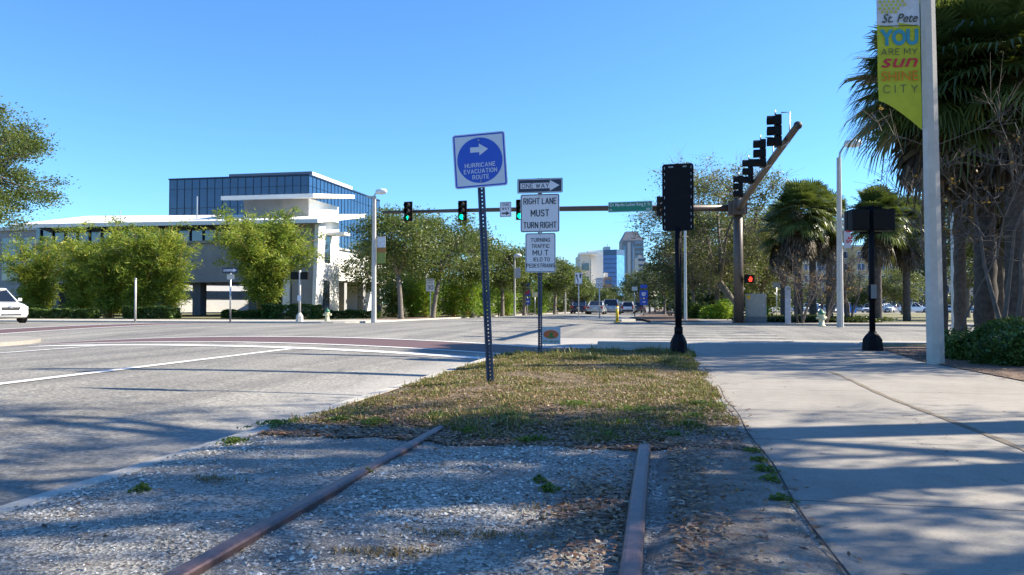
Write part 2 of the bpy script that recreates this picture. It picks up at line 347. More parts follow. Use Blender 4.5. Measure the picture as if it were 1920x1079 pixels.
CANE = plain('bamboo_cane', (0.42, 0.25, 0.06), 0.5, 0, 0.3, 3)
WEEDM = leafmat('weed_leaves', [(0, (0.03, 0.06, 0.012)), (0.5, (0.09, 0.14, 0.02)), (1, (0.2, 0.26, 0.04))], 0.3)
GRASSM = leafmat('grass_blades', [(0, (0.13, 0.08, 0.035)), (0.3, (0.26, 0.175, 0.075)), (0.5, (0.36, 0.26, 0.11)), (0.56, (0.17, 0.18, 0.03)), (0.8, (0.10, 0.145, 0.02)), (1, (0.2, 0.24, 0.035))], 0.2)
LITM = leafmat('leaf_litter', [(0, (0.06, 0.03, 0.018)), (0.5, (0.2, 0.105, 0.055)), (0.85, (0.42, 0.27, 0.15)), (1, (0.62, 0.5, 0.36))], 0.08)
STONEM = leafmat('stones', [(0, (0.11, 0.098, 0.08)), (0.4, (0.32, 0.30, 0.26)), (0.8, (0.58, 0.555, 0.5)), (1, (0.82, 0.8, 0.74))], 0.0, 0.9)
WALLW = plain('white_render', (0.74, 0.73, 0.69), 0.85, 0, 0.06, 0.8, bumpk=0.1)
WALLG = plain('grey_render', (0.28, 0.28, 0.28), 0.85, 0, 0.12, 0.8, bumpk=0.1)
DKIN = plain('interior_shade', (0.03, 0.028, 0.026), 0.8); TAN = plain('tan_render', (0.5, 0.38, 0.2), 0.85, 0, 0.06, 0.5)  # DKIN is a near-black that paints in the shade under the building
CREAM = plain('cream_render', (0.55, 0.5, 0.42), 0.85, 0, 0.06, 0.5)
GLB = glass('blue_curtain_glass', (0.014, 0.05, 0.13), 0.1, 0.6); GLD = glass('dark_window_glass', (0.02, 0.035, 0.06))
MULL = plain('mullion', (0.006, 0.015, 0.045), 0.35, 0.3); ROOFG = plain('roof_metal', (0.45, 0.45, 0.44), 0.5)

# ------------------------------------------------------------ numpy meshes
def np_mesh(name, V, Fq, mat, parent=None, rnd=None, smooth=False):
    me = bpy.data.meshes.new(name); nv = len(V); nf, k = Fq.shape
    me.vertices.add(nv); me.vertices.foreach_set('co', np.ascontiguousarray(V, dtype=np.float32).ravel())
    me.loops.add(nf * k); me.loops.foreach_set('vertex_index', Fq.astype(np.int32).ravel())
    me.polygons.add(nf); me.polygons.foreach_set('loop_start', np.arange(0, nf * k, k, dtype=np.int32))
    me.polygons.foreach_set('use_smooth', np.full(nf, smooth))
    if rnd is not None:
        a = me.attributes.new('rnd', 'FLOAT', 'FACE'); a.data.foreach_set('value', np.asarray(rnd, dtype=np.float32))
    me.update(calc_edges=True); return link(name, me, mat, parent)
def leaves(C, size, up=0.4, aspect=2.0, droop=0.0, rg=rng, tint=None):
    n = len(C); a = rg.normal(size=(n, 3)); a[:, 2] = a[:, 2] * 0.6 - droop
    a /= np.linalg.norm(a, axis=1)[:, None]
    b = rg.normal(size=(n, 3)); b[:, 2] *= (1 - up); b -= (b * a).sum(1)[:, None] * a; b /= np.linalg.norm(b, axis=1)[:, None]
    s = size * rg.uniform(0.6, 1.35, n)[:, None]
    V = np.stack([C - a * s * .5, C + b * s * .5 / aspect - a * s * .05, C + a * s * .5, C - b * s * .5 / aspect - a * s * .05], 1).reshape(-1, 3)
    Fq = np.arange(4 * n).reshape(n, 4)
    r = rg.beta(2, 2, n)
    if tint is not None: r = np.clip(r * 0.55 + tint * 0.45, 0, 1)
    return V, Fq, r

def tree(name, loc, label, cat, H=8, th=2.6, R_=3.2, lmat=None, seed=1, ncl=70, per=230, ls=0.16, tr=0.2, flat=0.6, cs=0.55, group=None, lean=(0, 0), bmat=None, zc=None, bare=0, shell=0.75):
    """tapered trunk with forked limbs; leaf clumps strung through an uneven crown volume"""
    rg = np.random.default_rng(seed)
    root = empty(name, loc, 0, label, cat, group)
    zlow = th * 0.95; cz = (H + zlow) / 2 if zc is None else zc; rz = (H - zlow) / 2
    top = Vector((lean[0], lean[1], th)); mb = MB()
    mb.tube([(0, 0, -0.1), (0, 0, 0.15), (lean[0] * .35, lean[1] * .35, th * .5), top], [tr * 1.7, tr * 1.15, tr * .95, tr * .85], 10)
    limbs = []; nl = 5
    for k in range(nl):
        a = 2 * math.pi * (k + rg.uniform(-.3, .3)) / nl; rr = R_ * rg.uniform(.4, .7)
        e = Vector((lean[0] + rr * math.cos(a), lean[1] + rr * math.sin(a), cz + rz * rg.uniform(-.1, .6)))
        p = [top.lerp(e, t) + Vector((rg.normal() * .12, rg.normal() * .12, math.sin(t * 3.14) * rz * .12)) for t in (0, .25, .5, .75, 1)]
        p[0] = top - Vector((0, 0, .15)); limbs.append(p); mb.tube(p, [tr * .62, tr * .5, tr * .38, tr * .26, tr * .14], 7)
    nodes = [q for l in limbs for q in l[1:]]
    C = []; T = []
    lob = rg.normal(size=(7, 3)); lob /= np.linalg.norm(lob, axis=1)[:, None]; lw = rg.uniform(-.25, .3, 7)
    for i in range(ncl):
        v = rg.normal(size=3); v /= np.linalg.norm(v)
        k = 1 + sum(lw[j] * max(0, float(v @ lob[j])) ** 3 for j in range(7))
        rad = rg.uniform(0.35, 1) ** (1 - shell + .2) * k
        c = Vector((lean[0] + v[0] * R_ * rad, lean[1] + v[1] * R_ * rad, cz + v[2] * rz * rad))
        if c.z < zlow - .1: c.z = zlow + rg.uniform(-.1, .5)
        q = min(nodes, key=lambda t: (t - c).length)
        m = q.lerp(c, .5) + Vector(rg.normal(size=3) * .15)
        mb.tube([q, m, c], [tr * .16, tr * .1, tr * .04], 4, cap=False)
        for s in range(2 if not bare else 5):
            e = c + Vector(rg.normal(size=3)) * cs * .8 + Vector((v[0], v[1], v[2])) * cs * (.3 + .6 * bool(bare))
            mb.tube([c.lerp(q, .2), e], [tr * .05, tr * .02], 3, cap=False)
            if bare:
                for s2 in range(3):
                    e2 = e + Vector(rg.normal(size=3)) * cs * .5 + Vector((v[0], v[1], abs(v[2]))) * cs * .3
                    mb.tube([c.lerp(e, .6), e2], [tr * .03, tr * .012], 3, cap=False)
        n = int(per * rg.uniform(.5, 1.4))
        P = rg.normal(size=(n, 3)) * np.array([cs, cs, cs * flat]) * rg.uniform(.6, 1.15) + np.array(c)
        C.append(P); T.append(np.full(n, rg.uniform(0, 1)))
    mb.build('trunk', bmat or BARK, root, fix=False)
    V, Fq, r = leaves(np.concatenate(C), ls, .4, 1.9, .15, rg, np.concatenate(T))
    np_mesh('crown', V, Fq, lmat or OAKL, root, r)
    return root

def bamboo(loc, label, H=6, spread=2.2, n=34, per=420, lmat=None, seed=3, ls=0.3, group=None, low=.3, name='bamboo_clump', cat='bamboo', fit=None):
    rg = np.random.default_rng(seed); root = empty(name, loc, 0, label, cat, group)
    mb = MB(); C = []; T = []
    for i in range(n):
        a = rg.uniform(0, 2 * math.pi); r0 = rg.uniform(0, .45); h = H * rg.uniform(.55, 1.0); sp = spread * rg.uniform(.15, 1)
        P = []
        for t in np.linspace(0, 1, 8):
            P.append(Vector((math.cos(a) * (r0 + sp * t ** 2.2), math.sin(a) * (r0 + sp * t ** 2.2), h * (t - .18 * t ** 4 * sp / spread))))
        mb.tube(P, [.035 * (1 - .85 * t) for t in np.linspace(0, 1, 8)], 5)
        for j in range(16):
            t = rg.uniform(low, 1); k = min(int(t * 7), 6); c = P[k].lerp(P[k + 1], t * 7 - k)
            off = rg.normal(size=3) * np.array([.33, .33, .18]); cc = np.array(c) + off
            m = int(per / 16 * rg.uniform(.4, 1.8))
            q = rg.normal(size=(m, 3)) * np.array([.27, .27, .13]); q[:, 2] -= (q[:, 0] ** 2 + q[:, 1] ** 2) * .6
            C.append(cc + q); T.append(np.full(m, rg.uniform(0, 1)))
    mb.build('cane', CANE, root, fix=False)
    root.children[0]['kind'] = 'stuff'
    V, Fq, r = leaves(np.concatenate(C), ls, .3, 5.0, .35, rg, np.concatenate(T))
    np_mesh('foliage', V, Fq, lmat or BAML, root, r); return root

def fan(P0, az, el, L, r, seg=26, droop=.5, rg=rng):
    """one costapalmate frond: stalk then a fan of narrow folded blades"""
    V = []; Fq = []
    d = np.array([math.cos(el) * math.cos(az), math.cos(el) * math.sin(az), math.sin(el)])
    side = np.array([-math.sin(az), math.cos(az), 0]); up = np.cross(side, d) * -1
    if up[2] < 0: up = -up
    P0 = np.array(P0); P1 = P0 + d * L * .5 + np.array([0, 0, -.12 * L * droop]); P2 = P0 + d * L + np.array([0, 0, -.4 * L * droop])
    for A, B in ((P0, P1), (P1, P2)):
        b = len(V); wv = side * .016; V += [A - wv, A + wv, B + wv, B - wv]; Fq.append((b, b + 1, b + 2, b + 3))
    dd = (P2 - P1); dd /= np.linalg.norm(dd)
    for k in range(seg):
        a = (k / (seg - 1) - .5) * 2 * R(112); rr = r * (1 - .28 * (abs(a) / R(112)) ** 2) * rg.uniform(.88, 1.05)
        ray = dd * math.cos(a) + side * math.sin(a) + up * .16 * abs(math.sin(a)); ray /= np.linalg.norm(ray)
        wd = np.cross(ray, up); wd /= np.linalg.norm(wd); hw = r * math.sin(R(112) / seg) * .62
        pts = [P2, P2 + ray * rr * .5 + np.array([0, 0, -.05 * rr * droop]), P2 + ray * rr * .8 + np.array([0, 0, -.17 * rr * droop]), P2 + ray * rr * .97 + np.array([0, 0, -.42 * rr * droop * rg.uniform(.6, 1.6)])]
        ws = [.006, hw, hw * .6, .004]; b = len(V)
        for p, q in zip(pts, ws): V += [p - wd * q, p + wd * q]
        for j in range(3): Fq.append((b + 2 * j, b + 2 * j + 1, b + 2 * j + 3, b + 2 * j + 2))
    return V, Fq
def palm(loc, label, H=6, tr=.18, nf=44, fr=1.0, L=1.0, skirt=26, seed=5, lean=(0, 0), group='sabal palms', seg=26, loose=0):
    rg = np.random.default_rng(seed); root = empty('palm_tree', loc, rg.uniform(0, 6), label, 'palm tree', group)
    mb = MB(); N = 22; pts = []; rad = []
    for i in range(N + 1):
        t = i / N; pts.append((lean[0] * t * t, lean[1] * t * t, -.1 + (H + .1) * t)); rad.append(tr * (1.25 - .35 * t if t < .5 else 1.07) * (1 + .07 * ((i % 2) * 2 - 1)) + (.05 if t > .88 else 0))
    mb.tube(pts, rad, 14)
    top = np.array([lean[0], lean[1], H])
    for i in range(46):
        a = i * 2.4; z = H * .8 + i / 46 * H * .22; t = z / H
        mb.tube([(lean[0] * t * t + tr * .8 * math.cos(a), lean[1] * t * t + tr * .8 * math.sin(a), z), (lean[0] * t * t + tr * 1.9 * math.cos(a), lean[1] * t * t + tr * 1.9 * math.sin(a), z + .22)], [.045, .015], 4)
    mb.build('trunk', PBARK, root, fix=False)
    V = []; Q = []; rn = []
    for i in range(nf):
        t = i / nf; el = R(84) - t * R(112) + rg.normal() * .08; az = i * 2.39996 + rg.normal() * .15
        v, q = fan(top + np.array([0, 0, .25 - .35 * t]), az, el, L * rg.uniform(.8, 1.15), fr * rg.uniform(.85, 1.12), seg, .22 + .55 * t, rg)
        b = len(V); V += v; Q += [tuple(b + x for x in f) for f in q]; tt = rg.uniform(0, 1); rn += list(np.clip(tt * .7 + rg.uniform(0, .3, len(q)), 0, 1))
    np_mesh('crown', np.array(V), np.array(Q), PALL, root, rn)
    if skirt:
        V = []; Q = []; rn = []
        for i in range(skirt):
            az = i * 2.39996; el = R(-46) - rg.uniform(0, R(38))
            v, q = fan(top + np.array([0, 0, -.1 - rg.uniform(0, .55)]), az, el, L * rg.uniform(.6, 1.0), fr * rg.uniform(.6, .9), 16, 1.1, rg)
            b = len(V); V += v; Q += [tuple(b + x for x in f) for f in q]; rn += list(rg.uniform(0, 1, len(q)))
        np_mesh('dead_skirt', np.array(V), np.array(Q), DEAD, root, rn)
    return root
def shrub(loc, label, sx=2, sy=1, sz=.8, n=9000, ls=.09, lmat=None, seed=1, name='shrub', cat='shrub', group=None, boxy=False, rz=0, blob=9):
    rg = np.random.default_rng(seed); root = empty(name, loc, rz, label, cat, group)
    if boxy:
        P = rg.uniform(-1, 1, (n, 3)); k = rg.integers(0, 3, n); s = np.sign(rg.uniform(-1, 1, n)); k[:n // 8] = 2
        P[np.arange(n), k] = np.where(k == 2, 1, s) * rg.uniform(.86, 1.03, n)
        P = P * np.array([sx / 2, sy / 2, sz / 2]) + np.array([0, 0, sz / 2])
        P[:, 2] += .05 * np.sin(P[:, 0] * 3) + .04 * np.sin(P[:, 0] * 7.7); T = None
    else:
        C = []; T = []
        for i in range(blob):
            a = rg.uniform(0, 6.28); rr = rg.uniform(0, 1) ** .5
            c = np.array([math.cos(a) * rr * sx * .38, math.sin(a) * rr * sy * .38, sz * rg.uniform(.3, .62) * (1 - .35 * rr)])
            v = rg.normal(size=(n // blob, 3)); v /= np.linalg.norm(v, axis=1)[:, None]
            v *= rg.uniform(.55, 1.1, n // blob)[:, None]
            C.append(c + v * np.array([sx * .22, sy * .22, sz * .38])); T.append(np.full(n // blob, rg.uniform(0, 1)))
        P = np.concatenate(C); T = np.concatenate(T); P[:, 2] = np.abs(P[:, 2])
    V, Fq, r = leaves(P, ls, .5, 1.7, 0, rg, T)
    np_mesh('foliage', V, Fq, lmat or HEDL, root, r)
    mb = MB()
    for i in range(8):
        a = rg.uniform(0, 6.28); mb.tube([(math.cos(a) * .08, math.sin(a) * .08, -.03), (math.cos(a) * sx * .25, math.sin(a) * sy * .25, sz * .6)], [.02, .008], 5)
    mb.build('stem', TWIG, root, fix=False)
    return root

# ============================================================ THE GROUND
def sheet(name, xs, ys, zf, mat, kind='structure'):
    mb = MB(); nx, ny = len(xs), len(ys)
    mb.add([(x, y, zf(x, y)) for y in ys for x in xs], [(j * nx + i, j * nx + i + 1, (j + 1) * nx + i + 1, (j + 1) * nx + i) for j in range(ny - 1) for i in range(nx - 1)], True)
    o = mb.build(name, mat, fix=False); o['kind'] = kind; return o
LN = lambda a, b, n: [a + (b - a) * i / n for i in range(n + 1)]
sheet('ground', [-2500, -300, -100, 0, 100, 300, 2500], [-300, -60, 0, 40, 200, 500, 1500, 4500], lambda x, y: base(y) - .34, TURF)
sheet('road', [-140, -60, -30] + LN(-15.9, -2.9, 26) + [4, 20, 60, 140], [-12, 0, 10, 14, 16, 18] + LN(19.1, 38.7, 24) + [40, 60, 100, 200, 420], road_z, ASPH)

def block(name, poly, mat=WALK, top=0.0, depth=.3, cuts=(40, 200)):
    bm = bmesh.new(); f = bm.faces.new([bm.verts.new((x, y, 0)) for x, y in poly])
    for c in cuts: bmesh.ops.bisect_plane(bm, geom=bm.verts[:] + bm.edges[:] + bm.faces[:], plane_co=(0, c, 0), plane_no=(0, 1, 0))
    r = bmesh.ops.extrude_face_region(bm, geom=bm.faces[:]); ex = {v for v in r['geom'] if isinstance(v, bmesh.types.BMVert)}
    for v in bm.verts: v.co.z = base(v.co.y) + (top if v in ex else top - depth)
    bmesh.ops.recalc_face_normals(bm, faces=bm.faces)
    me = bpy.data.meshes.new(name); bm.to_mesh(me); bm.free(); o = link(name, me, mat); o['kind'] = 'structure'; return o
def arc(cx, cy, r, a0, a1, n=8): return [(cx + r * math.cos(R(a0 + (a1 - a0) * i / n)), cy + r * math.sin(R(a0 + (a1 - a0) * i / n))) for i in range(n + 1)]
def flat(name, poly, mat, dz=.004, cuts=(40, 200)):
    bm = bmesh.new(); bm.faces.new([bm.verts.new((x, y, 0)) for x, y in poly])
    for c in cuts: bmesh.ops.bisect_plane(bm, geom=bm.verts[:] + bm.edges[:] + bm.faces[:], plane_co=(0, c, 0), plane_no=(0, 1, 0))
    for v in bm.verts: v.co.z = base(v.co.y) + dz
    bmesh.ops.recalc_face_normals(bm, faces=bm.faces)
    if bm.faces[0].normal.z < 0: bmesh.ops.reverse_faces(bm, faces=bm.faces)
    me = bpy.data.meshes.new(name); bm.to_mesh(me); bm.free(); o = link(name, me, mat); o['kind'] = 'structure'; return o
# near right corner (where the camera stands)
block('pavement', [(-2.9, -12), (140, -12), (140, 19.8), (4.6, 19.8), (4.4, 19.0), (.62, 19.0), (.6, 16.4), (-1.0, 16.1)] + arc(-.9, 14.0, 2.0, 95, 180, 8)[1:-1] + [(-2.9, 13.2)], WALK)
block('kerb', [(-3.02, -12), (-2.903, -12), (-2.903, 13.3), (-3.02, 13.3)], KERB, .012, .2)
block('kerb', [(-1.5, 18.35), (.55, 18.35), (.55, 18.7), (-1.5, 18.7)], KERB, .05, .3)
block('kerb', [(4.7, 19.85), (9, 19.85), (9, 20.05), (4.7, 20.05)], KERB, .02, .3)
# near left corner
block('pavement', [(-140, -12), (-16, -12), (-16, 15)] + arc(-19.6, 16.2, 3.6, 0, 90)[0:] + [(-140, 19.8)], CONC)
# far left corner
block('pavement', [(-140, 38.2), (-19, 38.2)] + arc(-19, 41.4, 3.2, -90, 0)[1:] + [(-15.8, 420), (-140, 420)], KERB)
# far right corner
block('pavement', [(-.6, 41), (.6, 38.8), (140, 38.8), (140, 420), (-2.6, 420), (-2.6, 60), (-.6, 56)], CONC)
# median nose beyond the crossing
block('median_kerb', arc(-5.3, 48.2, .7, 180, 270, 4) + [(-2.4, 47.5), (-1.6, 48.4), (-3.3, 62), (-5.2, 62), (-6.0, 56)], KERB, .05, .35)
flat('grass_verge', [(-139, 43.2), (-19.4, 43.2), (-19.4, 418), (-139, 418)], TURF, .008)
flat('mulch_bed', [(-19.0, 46), (-16.3, 46), (-16.3, 300), (-19.0, 300)], MULCH, .010)
flat('mulch_bed', [(-.3, 42.5), (2.2, 41.5), (2.2, 300), (-2.3, 300), (-2.3, 61)], MULCH, .006)
flat('grass_verge', [(6.2, 43.4), (139, 43.4), (139, 132), (6.2, 132)], TURF, .006)
flat('parking_lot', [(2.5, 132.5), (139, 132.5), (139, 190), (2.5, 190)], ASPH, .008)
flat('mulch_bed', [(4.35, 10.2), (12, 8.5), (40, 8.5), (40, 18.2), (4.6, 18.4), (4.2, 14)], MULCH, .012, ())
flat('grass_verge', [(4.9, 18.5), (40, 18.4), (40, 19.6), (4.9, 19.6)], TURF, .008, ())
# track bed at the camera's feet: gravel, dirt and lawn
def hn(x, y, s=1.0): return (math.sin(x * 2.1 * s + 1.3 * math.sin(y * 1.7 * s)) + math.sin(y * 2.7 * s + x * 1.1)) * .5
def wob(x): return .22 * math.sin(x * 2.3 + .4) + .14 * math.sin(x * 6.1) + .06 * math.sin(x * 15)
GE = lambda x: 5.35 + wob(x) - .06 * (x + 2)
sheet('gravel', LN(-2.9, .60, 40), LN(-3, 6.2, 80), lambda x, y: .010 + .008 * hn(x, y, 2) + .004 * hn(x, y, 7) * (1 if -2.8 < x < .5 else 0), GRAV)
def dirt_z(x, y):
    e = min(x - (-.03 + .03 * math.sin(y * 4)), .62 - x, 6.0 - y)
    return .006 + min(.016, max(-.02, e * .25)) + .004 * hn(x, y, 4)
sheet('dirt', LN(-.06, .62, 14), LN(-3, 6.0, 60), dirt_z, DIRT)
def lawn_right(y): return .56 + .05 * math.sin(y * 3.1) + .03 * math.sin(y * 8)
def lawn_z(x, y):
    e = min(x + 2.95, lawn_right(y) - x + .02, y - GE(x), 15.9 - y)
    return (-.015 + min(.055, max(0, e) * .06 + .012) if e > 0 else -.03) + .012 * hn(x, y, 1.5) * (e > .1)
def lawn_sheet():
    xs = LN(-2.98, .66, 60); ys = LN(4.7, 16.0, 150); nx = len(xs); fs = []
    for j in range(len(ys) - 1):
        for i in range(nx - 1):
            x, y = xs[i], ys[j]
            if y > 13.6 and x < -2.9 + (y - 13.6) * .75: continue
            fs.append((j * nx + i, j * nx + i + 1, (j + 1) * nx + i + 1, (j + 1) * nx + i))
    mb = MB(); mb.add([(x, y, lawn_z(x, y)) for y in ys for x in xs], fs, True); o = mb.build('lawn_soil', LAWN, fix=False); o['kind'] = 'structure'
lawn_sheet()
def in_lawn(x, y): return x > -2.95 and x < lawn_right(y) and y > GE(x) and y < 15.8 and not (y > 13.6 and x < -2.9 + (y - 13.6) * .75)

# road markings
def strip(name, pts, wd, mat, dz=.006, step=.4):
    V = []; Fc = []
    P = []
    for a, b in zip(pts[:-1], pts[1:]):
        L = math.dist(a, b); n = max(1, int(L / step)); P += [(a[0] + (b[0] - a[0]) * i / n, a[1] + (b[1] - a[1]) * i / n) for i in range(n)]
    P.append(pts[-1]); k = max(1, int(wd / .5)); m = k + 1
    for i, p in enumerate(P):
        q0, q1 = P[max(i - 1, 0)], P[min(i + 1, len(P) - 1)]; t = Vector((q1[0] - q0[0], q1[1] - q0[1])).normalized(); nrm = Vector((-t.y, t.x))
        for j in range(m):
            o = (j / k - .5) * wd; x, y = p[0] + nrm.x * o, p[1] + nrm.y * o; V.append((x, y, road_z(x, y) + dz))
    for i in range(len(P) - 1):
        for j in range(k): Fc.append((i * m + j, (i + 1) * m + j, (i + 1) * m + j + 1, i * m + j + 1))
    mb = MB(); mb.add(V, Fc); mb.build(name, mat, fix=False)['kind'] = 'structure'
strip('crosswalk', [(-15.7, 17.1), (-2.6, 16.9), (-1.6, 17.1)], 2.4, BRICK, .006)
strip('road_marking', [(-15.8, 18.5), (-1.6, 18.36)], .2, WPAINT, .010)
strip('road_marking', [(-15.8, 15.72), (-3.0, 15.5)], .2, WPAINT, .010)
strip('road_marking', [(-13.2, 14.3), (-3.3, 14.1)], .42, WPAINT, .010)
strip('road_marking', [(-7.05, -12), (-7.05, 13.85)], .14, WPAINT, .010)
strip('road_marking', [(-11.35, -12), (-11.35, 13.9)], .14, WPAINT, .010)
for k in range(6):
    for x in (-7.2, -11.4): strip('road_marking', [(x, 48 + k * 12), (x, 51 + k * 12)], .14, WPAINTW, .010)
strip('crosswalk', [(-22.5, 20.4), (-22.5, 37.9)], 2.2, BRICK, .006)
strip('road_marking', [(-21.2, 20.4), (-21.2, 37.9)], .2, WPAINT, .010)
strip('road_marking', [(-23.8, 20.4), (-23.8, 37.9)], .2, WPAINT, .010)
for k in range(12): strip('road_marking', [(-1.0, 21.4 + k * 1.4), (3.4, 21.4 + k * 1.4)], .32, WPAINTW, .010)
for k in range(6): strip('road_marking', [(-15.2, 39.6 + k * .01 + k * 0), (-15.2, 39.6 + 3)], .3, WPAINTW, .010) if k == 0 else None
strip('road_marking', [(-15.3, 40.2), (-1.2, 40.2)], .2, WPAINTW, .010); strip('road_marking', [(-15.3, 43.0), (-1.6, 43.0)], .2, WPAINTW, .010)
for x0 in (5, 30, 55, -40, -65, -90): strip('road_marking', [(x0, 29), (x0 + 14, 29)], .14, WPAINTW, .010)

SEAM = soil('pavement_stain', [(0.3, (0.15, 0.12, 0.085)), (0.55, (0.2, 0.165, 0.12)), (0.75, (0.26, 0.22, 0.17))], 6)
def ribbon(name, pts, wd, mat, z=.004):
    V = []
    for i, (x, y) in enumerate(pts): q = wd * (.5 + .12 * math.sin(i * 1.7)); V += [(x - q, y, z), (x + q, y, z)]
    mb = MB(); mb.add(V, [(2 * i, 2 * i + 1, 2 * i + 3, 2 * i + 2) for i in range(len(pts) - 1)]); mb.build(name, mat, fix=False)['kind'] = 'structure'
ribbon('pavement_seam', [(2.28 + .03 * math.sin(y * 1.3), y) for y in LN(3.6, 11.5, 40)], .055, SEAM)
DARKC = plain('crack_filler', (.03, .028, .025), .9)
ribbon('pavement_edge_gap', [(.615 + .012 * math.sin(y * 3), y) for y in LN(1.2, 9, 60)], .011, DARKC, .024)
# grass, litter, stones
def blades(name, pts, h, rn, seed=1, mat=GRASSM, wd=.006, flatk=.5):
    rg = np.random.default_rng(seed); P = np.array(pts); n = len(P)
    a = rg.uniform(0, 6.28, n); d = np.stack([np.cos(a), np.sin(a), np.zeros(n)], 1); s = np.stack([-np.sin(a), np.cos(a), np.zeros(n)], 1)
    hh = (np.asarray(h) * rg.uniform(.5, 1.3, n))[:, None]; ln = rg.uniform(.2, 1.1, n)[:, None] * flatk * 2
    up = np.array([0, 0, 1.]); w_ = wd * rg.uniform(.6, 1.5, n)[:, None]
    A = P - s * w_; B = P + s * w_; M = P + (up * .6 + d * ln * .4) * hh; T = P + (up * (1 - .4 * ln) + d * ln) * hh
    V = np.stack([A, B, M + s * w_ * .7, M - s * w_ * .7, T], 1).reshape(-1, 3)
    i = np.arange(n) * 5; Q = np.concatenate([np.stack([i, i + 1, i + 2, i + 3], 1), np.stack([i + 3, i + 2, i + 4, i + 4], 1)])
    # second piece as a thin quad so that all faces are four-sided
    T2 = T + s * .001; V = np.stack([A, B, M + s * w_ * .7, M - s * w_ * .7, T, T2], 1).reshape(-1, 3); i = np.arange(n) * 6
    Q = np.concatenate([np.stack([i, i + 1, i + 2, i + 3], 1), np.stack([i + 3, i + 2, i + 5, i + 4], 1)])
    r = np.asarray(rn); return np_mesh(name, V, Q, mat, None, np.concatenate([r, r]))
rg = np.random.default_rng(11); pts = []; hs = []; rn = []
tufts = [(rg.uniform(-2.9, .55), rg.uniform(5, 15.8), rg.uniform(.15, .5), rg.uniform(0, 1)) for _ in range(150)]
tx = np.array([t[0] for t in tufts]); ty = np.array([t[1] for t in tufts]); trd = np.array([t[2] for t in tufts])
cand = np.stack([rg.uniform(-2.95, .6, 380000), 4.7 + 11.1 * rg.uniform(0, 1, 380000) ** 1.15], 1)
for x, y in cand:
    if not in_lawn(x, y - .1 - abs(.13 * math.sin(x * 31) * math.sin(y * 17 + x * 9))) and not (y > 5.6 and in_lawn(x, y)): continue
    g = float(np.max(np.exp(-((x - tx) ** 2 + (y - ty) ** 2) / trd ** 2)))
    edge = max(0, 1 - (lawn_right(y) - x) / .6) * .5 + max(0, (x < -2.2) * .55) + max(0, min(1, (y - 11.3) / 1.5)) * .75 + .3 * math.exp(-(y - 6.4) ** 2 / .5)
    gr = min(1, g * .5 + edge * .5 * (.5 + .5 * hn(x * 1.3, y, 1)) + .04)
    pat = .5 + .5 * math.sin(x * 5.1 + 2 * math.sin(y * 3.3)) * math.sin(y * 4.2 + 1.7 * math.sin(x * 4.4)); dens = (.12 + .62 * gr) * (.25 + 1.1 * pat) + .06
    if rg.uniform() > dens: continue
    pts.append((x, y, lawn_z(x, y) - .004)); tall = .022 + .04 * gr + (.03 if y > 11 and gr > .6 else 0)
    hs.append(tall * .72 * (.5 + pat) * (1 + 1.2 * (rg.uniform() < .04))); rn.append(rg.uniform(.5, 1) if rg.uniform() < gr * .75 else rg.uniform(0, .48))
tag(blades('grass', pts, hs, rn, 3, wd=.0048), 'short dry grass with green weeds on the island', 'grass', kind='stuff')
# weeds with round leaves along the near lawn edge and the pavement crack
P = []; T = []
spots = [(at(px, d).x, at(px, d).y, r) for px, d, r in ((1005, 5.3, .13), (985, 5.25, .12), (1260, 5.5, .12), (1290, 5.9, .15), (880, 5.6, .12), (700, 6.0, .2), (640, 6.2, .15), (520, 6.0, .2), (440, 5.25, .1), (1410, 4.9, .06), (1430, 4.35, .09), (1440, 4.1, .06), (1460, 3.7, .06), (1420, 4.6, .06), (1140, 5.4, .1), (960, 6.2, .2), (1200, 6.6, .25), (1080, 6.9, .2), (1310, 7.2, .25), (820, 6.3, .15), (1012, 4.1, .04), (690, 4.3, .03), (270, 3.9, .05), (1300, 6.3, .14), (1170, 5.9, .15), (1030, 3.9, .05))]
for x, y, r in spots:
    n = int(2200 * r); a = rg.uniform(0, 6.28, n); q = r * (.5 + .55 * np.sin(a * 3 + x * 9) ** 2 + .4 * np.sin(a * 5 + y * 7)) * rg.uniform(0, 1, n) ** .8 + rg.exponential(r * .12, n)
    X = x + np.cos(a) * q; Y = y + np.sin(a) * q
    Z = np.array([max(lawn_z(u, v), .01) for u, v in zip(X, Y)]) + rg.uniform(.004, .045, n) * np.clip(1 - q / r * .6, .15, 1)
    P.append(np.stack([X, Y, Z], 1)); T.append(np.full(n, rg.uniform(.3, .9)))
V, Q, r = leaves(np.concatenate(P), .022, .8, 1.4, 0, rg, np.concatenate(T))
tag(np_mesh('weeds', V, Q, WEEDM, None, r), 'low green weeds along the edge of gravel, lawn and pavement', 'weeds', kind='stuff')
# dead leaves
P = []
n = 17000; X = rg.uniform(-2.85, .6, n); Y = 5.05 + np.where(rg.uniform(size=n) < .5, rg.exponential(.4, n), rg.exponential(2.4, n)) + .3 * np.array([wob(x) for x in X])
for x, y in zip(X, Y):
    if y < 15 and x < lawn_right(y) + .03: P.append((x, y, max(lawn_z(x, y), .01) + rg.uniform(.003, .02)))
for k in range(1500): y = rg.uniform(1.6, 5.4); x = .03 + abs(rg.normal(0, .16)); P.append((x, y, .034 + rg.uniform(0, .02)))
for k in range(1300): P.append((min(-.17, rg.normal(-.32, .12)), rg.normal(3.5, .45), .024 + rg.uniform(0, .012)))
for k in range(160): P.append((rg.uniform(0, .6), rg.uniform(1.6, 5.4), .034 + rg.uniform(0, .006)))
for k in range(260): P.append((rg.uniform(-2.8, 0), rg.uniform(1.6, 5.4), .022))
for k in range(45): P.append((rg.uniform(.62, 4.2), rg.uniform(2.5, 18), .006))
for k in range(300): P.append((.6 + rg.exponential(.05), rg.uniform(2.5, 12), .01))
